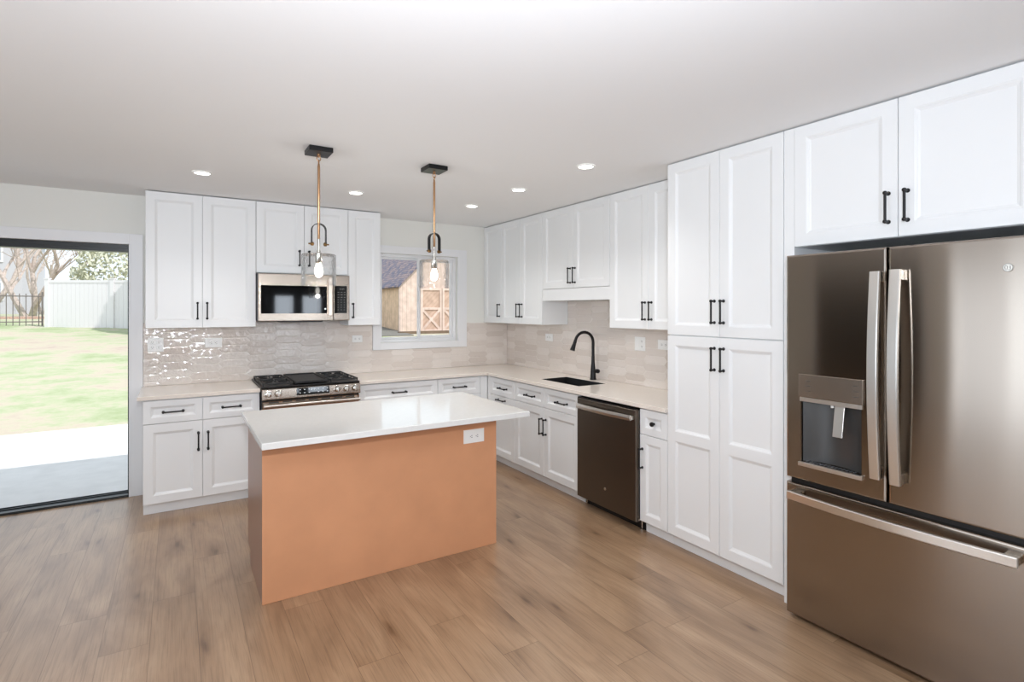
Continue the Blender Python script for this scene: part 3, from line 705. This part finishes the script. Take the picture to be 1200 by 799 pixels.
MB().box(-2.1385, -2.0255, -.4007, -.3992, 1.5345, 1.7885).build('keypad', 'black_glass', cpn)
mb = MB(); kF = FB(-.4007)
digits(mb, kF, -2.098, 1.752, .016, '12:04', .0002, .0008)
for r_ in range(8):
    for c in range(3):
        u, v = -2.111 + c * .029, 1.728 - r_ * .0235
        wd = .016 if r_ < 3 else .009
        mb.prism([(u, v), (u + wd, v), (u + wd, v + .0045), (u, v + .0045)], kF, .0002, .0008)
mb.build('key_marks', 'mark_grey', cpn)
MB().box(-2.60, -2.24, -.38, -.16, mz0 - .012, mz0 + .0035).build('vent_grille', 'black_plastic', t_, .002)

# ------------------------------------------------------------------ refrigerator
t_ = thing('refrigerator', 'large stainless steel French door refrigerator with water dispenser', 'refrigerator', (-.4, -4.395, 0))
fy0, fy1, fm = -4.858, -3.932, -4.395
MB().box(-.655, -.04, fy0 + .008, fy1 - .006, .045, 1.825).build('body', 'grey_case', t_, .004)
MB().box(-.68, -.30, fy0 + .02, fy1 - .02, .012, .0445).build('base_grille', 'black_plastic', t_)
for y in (fy0 + .05, fy1 - .05):
    for x in (-.62, -.1): MB().lathe((x, y, .0005), [(.02, 0), (.02, .0445)], n=12).build('foot', 'black_plastic', t_)
FD = FR(-.660); dt = .072
hole = (-4.290, -4.008, .806, 1.128)
mb = MB(); slab(mb, FD, fm + .003, fy1, .716, 1.846, dt, [hole], [(0, dt), (.003, dt - .004), (.004, .012)], .010, seg=4); ld = mb.build('left_door', 'fridge_steel', t_)
mb = MB(); slab(mb, FD, fy0, fm - .003, .716, 1.846, dt, [], [], .010, seg=4); rd = mb.build('right_door', 'fridge_steel', t_)
mb = MB(); slab(mb, FD, fy0, fy1, .022, .690, dt, [], [], .010, seg=4); fd = mb.build('freezer_drawer', 'fridge_steel', t_)
MB().box(-.70, -.656, fy0 + .01, fy1 - .01, .690, .716).build('gasket', 'black_plastic', t_)
MB().box(-.69, -.657, fm - .0028, fm + .0028, .72, 1.842).build('door_gasket', 'black_plastic', t_)
# dispenser: curved niche, control panel, lever, tray
dsp = MB(); n_ = 12
rs = []
for v in (.812, 1.122):
    r = []
    for k in range(n_ + 1):
        u = hole[0] + .006 + (hole[1] - hole[0] - .012) * k / n_; w_ = .062 - .046 * math.sin(PI * k / n_) ** .7
        r.append(FD(u, v, w_))
    r += [FD(hole[1] - .006, v, .0125), FD(hole[0] + .006, v, .0125)]
    rs.append(r)
dsp.rings(rs); dn = dsp.build('dispenser_niche', 'dispenser_grey', ld, smooth=True)
dpn = MB().prism([(-4.300, 1.134), (-4.002, 1.134), (-4.002, 1.248), (-4.300, 1.248)], FD, dt + .0005, dt + .010).build('dispenser_panel', 'steel', t_, .002)
for u in (-4.05, -4.27):
    for v in (1.215, 1.19, 1.165): MB().prism([(u - .012, v), (u + .012, v), (u + .012, v + .003), (u - .012, v + .003)], FD, dt + .0102, dt + .0106).build('panel_mark', 'slot_dark', dpn)
MB().prism([(-4.294, 1.112), (-4.006, 1.112), (-4.006, 1.132), (-4.294, 1.132)], FD, dt + .0005, dt + .007).build('dispenser_trim', 'handle_steel', ld, .001)
mb = MB(); mb.hexa([FD(-4.205, .962, .066), FD(-4.160, .962, .066), FD(-4.160, .962, .072), FD(-4.205, .962, .072), FD(-4.205, 1.110, .040), FD(-4.160, 1.110, .040), FD(-4.160, 1.110, .048), FD(-4.205, 1.110, .048)])
mb.build('dispenser_lever', 'handle_steel', ld, .002)
MB().lathe(FD(-4.150, 1.112, .05), [(.008, 0), (.007, -.016)], (0, 0, 1), 12).build('water_spout', 'white_plastic', ld)
MB().prism([(-4.298, .790), (-4.002, .790), (-4.002, .8095), (-4.298, .8095)], FD, dt + .0005, dt + .016).build('drip_tray_lip', 'handle_steel', ld, .002)
mb = MB()
for k in range(14):
    u = hole[0] + .03 + k * .017; mb.prism([(u, .8122), (u + .008, .8122), (u + .008, .814), (u, .814)], FD, .045, .068)
mb.build('drip_grate', 'grey_case', ld)
def fridge_pull(parent, vertical, c, a0, a1, half):
    N = 20; rs = []; tz = dt + .035
    for k in range(N + 1):
        s_ = a0 + (a1 - a0) * k / N; bow = .026 * math.sin(PI * k / N); w0_, w1_ = tz + bow, tz + .018 + bow
        P = (lambda c_, w: FD(c + c_, s_, w)) if vertical else (lambda c_, w: FD(s_, c + c_, w))
        rs.append([P(-half, w0_), P(-half, w1_ - .003), P(-half + .004, w1_), P(half - .004, w1_), P(half, w1_ - .003), P(half, w0_)])
    mb = MB(); mb.rings(rs); h = mb.build('handle', 'handle_steel', parent)
    for s_, e_ in ((a0, a0 + .045), (a1 - .045, a1)):
        mb = MB(); uu = (c - half + .004, c + half - .004, s_, e_) if vertical else (s_, e_, c - half + .004, c + half - .004)
        mb.prism([(uu[0], uu[2]), (uu[1], uu[2]), (uu[1], uu[3]), (uu[0], uu[3])], FD, dt - .0005 + .001, tz + .004)
        mb.build('handle_bracket', 'nickel', h, .002)
fridge_pull(ld, True, fm + .030, .822, 1.738, .020); fridge_pull(rd, True, fm - .048, .816, 1.742, .020)
fridge_pull(fd, False, .640, fy0 + .02, fy1 - .035, .020)
bd = MB().lathe(FD(-4.800, 1.728, dt + .0004), [(.0165, 0), (.0165, .002), (.0155, .0028)], (-1, 0, 0), 32).build('badge', 'nickel', rd)
bf = lambda u, v, w: FD(-4.800 + u, 1.728 + v, dt + .0035 + w)
mb = MB()
for r0 in (.0142,):
    mb.tube([bf(r0 * math.cos(2 * PI * k / 32), r0 * math.sin(2 * PI * k / 32), 0) for k in range(32)], .0006, 6, closed=True)
def curve_pts(c, r, a0, a1, n=14): return [bf(c[0] + r * math.cos(math.radians(a0 + (a1 - a0) * k / n)), c[1] + r * 1.5 * math.sin(math.radians(a0 + (a1 - a0) * k / n)), 0) for k in range(n + 1)]
# script monogram: two looped strokes (drawn with u reversed, the door faces -x)
mb.tube(curve_pts((.0050, .0015), .0040, -60, 240), .0007, 6); mb.tube(curve_pts((.0050, -.0040), .0030, 60, -200), .0006, 6)
mb.tube(curve_pts((-.0045, .0022), .0030, 90, 300), .0007, 6); mb.tube(curve_pts((-.0045, -.0035), .0035, 100, 320), .0007, 6)
mb.build('emblem', 'slot_dark', bd)
for y in (fy0 + .06, fy1 - .06): MB().box(-.70, -.58, y - .03, y + .03, 1.8255, 1.842).build('hinge_cover', 'grey_case', t_, .003)

# ------------------------------------------------------------------ island
IX0, IX1, IY0, IY1 = -3.004, -1.567, -2.410, -1.748
t_ = thing('kitchen_island', 'brown unpainted kitchen island base under a white quartz top', 'island', ((IX0 + IX1) / 2, (IY0 + IY1) / 2, 0))
MB().box(IX0, IX1, IY0, IY0 + .008, .001, .879).build('back_panel', 'mdf_front', t_, .0008)
mb = MB(); sp = [(IY0 + .0085, .001), (-1.865, .001), (-1.865, .098), (IY1, .098), (IY1, .879), (IY0 + .0085, .879)]
FS = lambda u, v, w: Vector((IX0 + .001 + w, u, v))
for k, (a, b) in enumerate(((0, .014), (IX1 - IX0 - .016, IX1 - IX0 - .002))):
    mb = MB(); mb.prism(sp, FS, a, b); mb.build('side_panel', 'mdf_side', t_, .0008)
MB().box(IX0 + .016, IX1 - .018, IY0 + .009, IY1 - .001, .1, .879).build('body', 'mdf_side', t_)
MB().box(IX0 + .016, IX1 - .018, -1.885, -1.867, .001, .0985).build('toe_kick', 'mdf_side', t_)
FI = FK(IY1); q = (IX1 - IX0 - .004) / 3
for k in range(3):
    u0 = IX0 + .002 + k * q; mb = MB(); slab(mb, FI, u0 + .0015, u0 + q - .0015, .102, .69, .02, [(u0 + .06, u0 + q - .06, .16, .63)], OGEE); d_ = mb.build('door', 'mdf_front', t_)
    h = MB(); pull(h, FI, u0 + .04, .54, True); h.build('handle', 'black_metal', d_, smooth=True)
    mb = MB(); slab(mb, FI, u0 + .0015, u0 + q - .0015, .693, .872, .02, [(u0 + .045, u0 + q - .045, .738, .827)], OGEE); d_ = mb.build('drawer', 'mdf_front', t_)
    h = MB(); pull(h, FI, u0 + q / 2, .784, False, w0=.0087); h.build('handle', 'black_metal', d_, smooth=True)
worktop('countertop', 'thick white quartz countertop on the brown island', [(-3.036, -1.458, -2.655, -1.690, .8797, ZC)], 'quartz_white', .004)

# ------------------------------------------------------------------ outlets
def outlet(F, u, v, wd, ht, label, gangs, horiz, name='wall_outlet', cat='outlet', flip=1):
    """gangs: list of (du, dv, kind)"""
    t_ = thing(name, label, cat, F(u, v, 0))
    mb = MB(); slab(mb, F, u - wd / 2, u + wd / 2, v - ht / 2, v + ht / 2, .006, [], [], .003, seg=2); mb.build('cover_plate', 'white_plastic', t_)
    for du, dv, kind in gangs:
        a, b = (.0165, .0145) if not horiz else (.0145, .0165)
        if kind == 'switch':
            mb = MB(); mb.prism([(u + du - .016, v + dv - .033), (u + du + .016, v + dv - .033), (u + du + .016, v + dv + .033), (u + du - .016, v + dv + .033)], F, .0062, .009); mb.build('rocker', 'white_plastic', t_, .002); continue
        mb = MB(); mb.prism([(u + du - a, v + dv - b), (u + du + a, v + dv - b), (u + du + a, v + dv + b), (u + du - a, v + dv + b)], F, .0062, .0085); s_ = mb.build('socket', 'white_plastic', t_, .002)
        mb = MB(); k = .0015
        for sx, sy in ((-.006, .003), (.006, .003)):
            p = (sx, sy) if not horiz else (sy, sx); e_ = (k, .0045) if not horiz else (.0045, k)
            mb.prism([(u + du + p[0] - e_[0], v + dv + p[1] - e_[1]), (u + du + p[0] + e_[0], v + dv + p[1] - e_[1]), (u + du + p[0] + e_[0], v + dv + p[1] + e_[1]), (u + du + p[0] - e_[0], v + dv + p[1] + e_[1])], F, .0086, .0088)
        p = (0, -.007) if not horiz else (-.007, 0)
        mb.lathe(F(u + du + p[0], v + dv + p[1], .0086), [(.0028, 0), (.0028, .0002)], F(0, 0, 1) - F(0, 0, 0), 10); mb.build('socket_slots', 'slot_dark', s_)
    return t_
FO, FOR = FB(-.0108), FR(-.0108)
outlet(FO, -3.541, 1.266, .115, .118, 'square white double outlet on the tile nearest the sliding door', [(-.024, -.022, 's'), (.024, -.022, 's'), (-.024, .022, 's'), (.024, .022, 's')], False)
outlet(FO, -3.107, 1.270, .135, .086, 'wide white outlet on the tile under the large left wall cabinet', [(-.021, 0, 's'), (.021, 0, 's')], True)
outlet(FO, -1.816, 1.268, .104, .072, 'small white outlet on the tile between the range and the window', [(-.021, 0, 's'), (.021, 0, 's')], True)
outlet(FOR, -.873, 1.270, .125, .078, 'white outlet on the right-hand tile near the corner', [(-.021, 0, 's'), (.021, 0, 's')], True)
outlet(FOR, -2.200, 1.274, .120, .118, 'white double plate on the tile right of the faucet', [(-.028, -.022, 's'), (-.028, .022, 's'), (.026, 0, 'switch')], False)
outlet(FOR, -2.470, 1.280, .135, .080, 'white outlet on the tile against the pantry side', [(-.021, 0, 's'), (.021, 0, 's')], True)
outlet(FB(IY0 - .0004), -1.738, .742, .150, .088, 'white outlet on the brown front of the island', [(-.021, 0, 's'), (.021, 0, 's')], True)

# ------------------------------------------------------------------ ceiling downlights
DL = [(-3.236, -1.173, 'recessed ceiling light leftmost, in front of the large left wall cabinet'), (-2.137, -1.097, 'recessed ceiling light between the two pendants'),
      (-1.063, -1.103, 'recessed ceiling light right of the second pendant, nearest the room corner'), (-1.059, -1.901, 'recessed ceiling light over the sink, middle of the right-hand row'), (-1.059, -2.733, 'recessed ceiling light nearest the tall pantry')]
for k, (x, y, lab) in enumerate(DL):
    if k == 0:
        dl0 = thing('ceiling_light', lab, 'ceiling light', (x, y, H), 'recessed ceiling lights')
        MB().lathe((x, y, H), [(.062, -.0005), (.064, -.004), (.050, -.008), (.046, -.003)], n=32, cap=False).build('trim_ring', 'white_plastic', dl0, smooth=True)
        MB().lathe((x, y, H), [(.0495, -.0055), (.02, -.0065), (.001, -.007)], n=32, cap=False).build('lens', 'lamp_lens', dl0, smooth=True)
    else:
        o = copy_tree(dl0); o.location = (x, y, H); o['label'] = lab
    light('downlight_beam', 'SPOT', (x, y, H - .03), (0, 0, 0), DOWN * 6, (1, .97, .94), .05, spot_size=math.radians(130), spot_blend=.8)

# ------------------------------------------------------------------ pendants
px, py = -2.665, -2.178
pg = thing('pendant_light', 'left pendant light with glass cylinder shade in front of the microwave', 'pendant light', (px, py, H), 'pendant lights over the island')
MB().box(px - .068, px + .068, py - .072, py + .072, H - .030, H - .0005).build('canopy', 'black_metal', pg, .003)
mb = MB(); mb.lathe((px, py, H - .030), [(.010, 0), (.010, -.010), (.004, -.014), (.004, -.02)], n=14)
mb.tube([(px + .011 * math.cos(a), py, H - .058 + .014 * math.sin(a)) for a in [2 * PI * k / 16 for k in range(16)]], .0026, 8, closed=True)
mb.tube([(px, py + .009 * math.cos(a), H - .080 + .014 * math.sin(a)) for a in [2 * PI * k / 16 for k in range(16)]], .0026, 8, closed=True)
mb.build('chain_link', 'brass', pg, smooth=True)
MB().lathe((px, py, 0), [(.003, 2.447), (.0055, 2.443), (.0075, 2.425), (.0075, 1.995), (.0065, 1.993)], n=14).build('rod', 'brass', pg, smooth=True)
MB().lathe((px, py, 0), [(.0068, 1.993), (.0068, 1.925), (.012, 1.922), (.012, 1.915), (.006, 1.912)], n=14).build('stem', 'nickel', pg, smooth=True)
# inverted U strap
mb = MB(); sw = .015; rs = []; r_ = .041
path = [(-r_, 1.965)] + [(-r_, 1.985), (-r_, 2.03)] + [(-r_ * math.cos(PI * k / 10), 2.045 + r_ * .95 * math.sin(PI * k / 10)) for k in range(11)] + [(r_, 2.03), (r_, 1.985), (r_, 1.965)]
for k, (a, z) in enumerate(path):
    a0, z0 = path[max(k - 1, 0)]; a1, z1 = path[min(k + 1, len(path) - 1)]; d = Vector((a1 - a0, 0, z1 - z0)).normalized(); n_ = Vector((-d.z, 0, d.x)) * .002
    p = Vector((px + a, py, z)); Y = Vector((0, sw, 0)); rs.append([p - n_ - Y, p + n_ - Y, p + n_ + Y, p - n_ + Y])
mb.rings(rs); st = mb.build('strap', 'black_metal', pg)
for s in (-1, 1): MB().lathe((px + s * r_, py, 1.962), [(.0045, -.014), (.0115, -.010), (.0115, .004), (.0045, .008), (.0045, .018)], (s, 0, 0), 16).build('strap_knob', 'brass_aged', st, smooth=True)
MB().lathe((px, py, 0), [(.012, 1.912), (.020, 1.908), (.020, 1.850), (.017, 1.846)], n=20).build('socket', 'nickel', pg, smooth=True)
MB().lathe((px, py, 0), [(.013, 1.848), (.014, 1.840), (.021, 1.820), (.0245, 1.800), (.023, 1.785), (.015, 1.770), (.002, 1.763)], n=20).build('bulb', 'bulb_glow', pg, smooth=True)
MB().lathe((px, py, 0), [(.018, 1.900), (.093, 1.900), (.098, 1.895), (.099, 1.80), (.099, 1.722), (.097, 1.713), (.092, 1.713), (.090, 1.722), (.090, 1.80), (.090, 1.890), (.018, 1.893)], n=48, cap=False).build('glass_shade', 'seeded_glass', pg, smooth=True)
o = copy_tree(pg); o.location = (-1.912, -2.170, H); o.rotation_euler = (0, 0, 0)
o['label'] = 'right pendant light with glass cylinder shade in front of the window'
for ch in o.children:
    if ch.name.startswith('strap'): ch.rotation_euler = (0, 0, math.radians(10))
for x, y in ((px, py), (-1.912, -2.170)): light('pendant_glow', 'POINT', (x, y, 1.735), (0, 0, 0), 4, (1, .96, .92), .02)

# ------------------------------------------------------------------ outdoors
GZ = lambda y: -.1 + max(0, y - 4.08) * .0575
struct('patio', MB().box(-14, 8, T, 4.08, -.3, -.1), 'concrete')
def lawn():
    mb = MB(); rnd = random.Random(2); xs = [-40 + 2 * k for k in range(41)]; ys = [4.08, 6, 8, 10, 12, 14, 16, 18, 20, 22, 25, 30, 40, 60]
    V = [[mb.bm.verts.new((x, y, GZ(min(y, 27)) + (rnd.uniform(-.03, .03) if y > 5 else -.02))) for x in xs] for y in ys]
    for a, b in zip(V, V[1:]):
        for i in range(len(xs) - 1): mb.bm.faces.new((a[i], a[i + 1], b[i + 1], b[i]))
    return mb
struct('lawn', lawn(), 'lawn')
# white vinyl fence
fa, fb = Vector((-7.62, 21.6, 0)), Vector((-1.2, 17.7, 0)); fdir = (fb - fa).normalized(); fn = Vector((-fdir.y, fdir.x, 0))
t_ = thing('vinyl_fence', 'solid white vinyl privacy fence at the end of the lawn', 'fence', (fa.x, fa.y, .9))
def bar(mb, p, q, z0, z1, h):
    mb.hexa([p - fn * h + Vector((0, 0, z0)), q - fn * h + Vector((0, 0, z0)), q + fn * h + Vector((0, 0, z0)), p + fn * h + Vector((0, 0, z0)),
             p - fn * h + Vector((0, 0, z1)), q - fn * h + Vector((0, 0, z1)), q + fn * h + Vector((0, 0, z1)), p + fn * h + Vector((0, 0, z1))])
Lf = (fb - fa).length; n_ = 3
for k in range(n_ + 1):
    p = fa + fdir * (Lf * k / n_); mb = MB(); bar(mb, p - fdir * .07, p + fdir * .07, GZ(p.y) - .15, 2.74, .07); bar(mb, p - fdir * .085, p + fdir * .085, 2.74, 2.775, .085); mb.build('post', 'vinyl_white', t_)
for k in range(n_):
    p0, p1 = fa + fdir * (Lf * k / n_ + .07), fa + fdir * (Lf * (k + 1) / n_ - .07); m_ = 14
    pn = MB(); ln = (p1 - p0).length
    for i in range(m_):
        a = p0 + fdir * (ln * i / m_); b = p0 + fdir * (ln * (i + 1) / m_ - .008); bar(pn, a, b, GZ((a.y + b.y) / 2) - .1, 2.64, .02)
    bar(pn, p0, p1, .60, 2.60, .012); pn.build('panel', 'vinyl_white', t_)
    rl = MB(); bar(rl, p0, p1, 2.60, 2.70, .035); rl.build('rail', 'vinyl_white', t_)
# iron fence
t_ = thing('iron_fence', 'low dark iron picket fence left of the white fence', 'fence', (-12, 22.2, .9))
for k in range(46):
    x = -7.98 - k * .19; mb = MB(); mb.box(x - .013, x + .013, 22.19, 22.215, .85, 2.18); mb.build('picket', 'iron', t_)
for z in (1.06, 2.06): MB().box(-17, -7.9, 22.18, 22.225, z, z + .04).build('rail', 'iron', t_)
MB().box(-7.90, -7.85, 22.17, 22.23, .8, 2.25).build('post', 'iron', t_)
# bare trees
def tree(loc, h, seed, label, spread=.55, r0=.16, group='bare trees beyond the fences', multi=3):
    rnd = random.Random(seed); t_ = thing('bare_tree', label, 'tree', loc, group); base = Vector(loc)
    def grow(mb, br, p, d, ln, r, lev):
        pts = [p]; dd = d.copy(); n = 4
        for i in range(n):
            dd = (dd + Vector((rnd.uniform(-1, 1), rnd.uniform(-1, 1), rnd.uniform(-.2, .6))) * .22).normalized(); pts.append(pts[-1] + dd * ln / n)
        mb.tube(pts, [r * (1 - .45 * i / n) for i in range(n + 1)], 6 if lev < 2 else 4)
        if lev < 4:
            for k in range(3 if lev else 3):
                q = pts[rnd.randint(2, n)]; e = (dd + Vector((rnd.uniform(-1, 1), rnd.uniform(-1, 1), rnd.uniform(-.3, .7))) * (spread + .2 * lev)).normalized()
                grow(br, br, q, e, ln * rnd.uniform(.55, .75), r * .5, lev + 1)
    for k in range(multi):
        tr, br = MB(), MB(); a = 2 * PI * k / multi + rnd.random(); grow(tr, br, base + Vector((math.cos(a) * .12, math.sin(a) * .12, -.15)), Vector((math.cos(a) * spread, math.sin(a) * spread, 1)).normalized(), h * .38, r0, 0)
        u_ = tr.build('trunk', 'bark', t_); br.build('branches', 'bark', u_)
tree((-12.0, 32.5, 1.15), 9, 11, 'forked bare tree at the left edge of the sliding door view', .5)
tree((-9.6, 30.0, 1.15), 8.5, 22, 'pale bare tree with several trunks just left of the white fence', .5)
tree((-11.0, 42.0, 1.15), 10, 35, 'bare tree rising behind the middle of the white fence', .6, .12)
def leafy(loc, rx, rz, n, seed, m, name, label, cat, size=.22):
    rnd = random.Random(seed); t_ = thing(name, label, cat, loc); b = Vector(loc); mb = MB()
    for _ in range(n):
        a, c = rnd.uniform(0, 2 * PI), rnd.uniform(-1, 1); r = rnd.uniform(.45, 1) ** .5; s = math.sqrt(1 - c * c)
        p = b + Vector((rx * r * s * math.cos(a), rx * r * s * math.sin(a), rz * (1 + c * r)))
        u = Vector((rnd.uniform(-1, 1), rnd.uniform(-1, 1), rnd.uniform(-1, 1))).normalized(); v = u.orthogonal().normalized(); k = size * rnd.uniform(.5, 1.2)
        mb.bm.faces.new([mb.bm.verts.new(q) for q in (p - u * k, p + v * k * .45, p + u * k, p - v * k * .45)])
    f_ = mb.build('foliage', m, t_); s_ = MB(); s_.tube([b + Vector((0, 0, -.2)), b + Vector((.03, .02, rz))], [rx * .08, rx * .04], 8); s_.build('stem', 'bark', t_)
leafy((-5.9, 25.6, 1.1), 1.6, 1.95, 1900, 4, 'leaf_grey', 'leafy_tree', 'grey-green leafy tree behind the right end of the white fence', 'tree', .16)
leafy((-12.3, 28.6, 1.1), .85, .75, 900, 5, 'leaf_green', 'round_shrub', 'green shrub behind the iron fence', 'shrub', .14)
leafy((-3.55, 17.7, .5), 1.0, 2.9, 1500, 9, 'leaf_green', 'leafy_tree', 'slender green tree on the lawn that shades the right half of the white fence', 'tree', .25)
# grey house
hx, hy = -19.0, 47.0
t_ = thing('house', 'large grey house behind the bare trees', 'house', (hx, hy, 1.1))
MB().box(hx - 6, hx + 6, hy, hy + 8, .8, 7.4).build('wall', 'house_grey', t_)
mb = MB(); mb.rings([[(x, hy - .5, 7.4), (x, hy + 8.5, 7.4), (x, hy + 4, 10.6)] for x in (hx - 6.4, hx + 6.4)]); mb.build('roof', 'house_roof', t_)
for x in (-3.6, -.9, 1.8, 4.2):
    for z in (2.2, 5.0):
        f_ = MB().box(hx + x - .75, hx + x + .75, hy - .08, hy, z, z + 1.4).build('window', 'house_trim', t_)
        MB().box(hx + x - .62, hx + x + .62, hy - .1, hy - .081, z + .12, z + 1.28).build('pane', 'house_glass', f_)
struct('verge', MB().box(-30, -7.8, 26.0, 28.0, .9, 1.24), 'mulch')

# garden shed seen through the window
sx, sy, sz, ez = 4.67, 16.22, .55, 2.62; SW, SD = 3.7, 8.5
t_ = thing('garden_shed', 'tan wooden garden shed with grey shingled roof outside the window', 'shed', (sx + SW / 2, sy + SD / 2, sz))
rise = 1.9; hr = SW / 2
MB().box(sx, sx + .06, sy + .0605, sy + SD, sz - .1, ez).build('side_wall', 'siding_y', t_); MB().box(sx + SW - .06, sx + SW, sy + .0605, sy + SD, sz - .1, ez).build('side_wall', 'siding_y', t_)
for y in (sy, sy + SD): MB().prism([(sx, sz - .1), (sx + SW, sz - .1), (sx + SW, ez), (sx + hr, ez + rise), (sx, ez)], lambda u, v, w: Vector((u, y + w, v)), 0, .06).build('gable_wall', 'siding_x', t_)
for s in (-1, 1):
    mb = MB(); xc = sx + hr; ov = .16; k = rise / hr
    xa = xc + s * (hr + ov); za = ez - ov * k + .03
    mb.hexa([(xc, sy - .15, ez + rise + .03), (xa, sy - .15, za), (xa, sy + SD + .15, za), (xc, sy + SD + .15, ez + rise + .03),
             (xc, sy - .15, ez + rise + .1), (xa + s * .03, sy - .15, za + .05), (xa + s * .03, sy + SD + .15, za + .05), (xc, sy + SD + .15, ez + rise + .1)])
    mb.build('roof_slope', 'shingles', t_)
for x0 in (sx + .86, sx + 1.88):
    d_ = MB().box(x0, x0 + 1.0, sy - .04, sy - .001, sz + .05, sz + 1.95).build('door', 'siding_diagonal', t_)
    mb = MB(); y0, y1 = sy - .075, sy - .041
    for z in (sz + .05, sz + 1.0, sz + 1.85): mb.box(x0 + .1, x0 + .9, y0, y1, z, z + .1)
    for x in (x0, x0 + .9): mb.box(x, x + .1, y0, y1, sz + .05, sz + 1.95)
    for s in (1, -1):
        p, q = (Vector((x0 + .1, y0 + .005, sz + .15)), Vector((x0 + .9, y0 + .005, sz + 1.0))) if s > 0 else (Vector((x0 + .1, y0 + .008, sz + 1.0)), Vector((x0 + .9, y0 + .008, sz + .15)))
        d = (q - p).normalized(); n2 = Vector((-d.z, 0, d.x)) * .05; Y = Vector((0, .024, 0))
        mb.hexa([p - n2, q - n2, q + n2, p + n2, p - n2 + Y, q - n2 + Y, q + n2 + Y, p + n2 + Y])
    mb.build('cross_brace', 'siding_x', d_)
mb = MB(); mb.box(sx - .08, sx - .001, sy - .02, sy + .1, sz - .1, ez); mb.box(sx - .03, sx + .1, sy - .03, sy - .001, sz - .1, ez); mb.build('corner_trim', 'siding_x', t_)
struct('gravel_bed', MB().hexa([(1.2, 14.6, .3), (4.6, 14.6, .3), (4.6, 24, .3), (1.2, 24, .3), (1.2, 14.6, GZ(14.6) + .05), (4.6, 14.6, GZ(14.6) + .05), (4.6, 24, GZ(24) + .05), (1.2, 24, GZ(24) + .05)]), 'gravel')
t_ = thing('timber_edging', 'dark timber edging on the ground in front of the shed', 'edging', (5.5, 15.6, .5))
MB().box(4.3, 8.6, 15.45, 15.62, .3, .66).build('beam', 'timber', t_, .01)
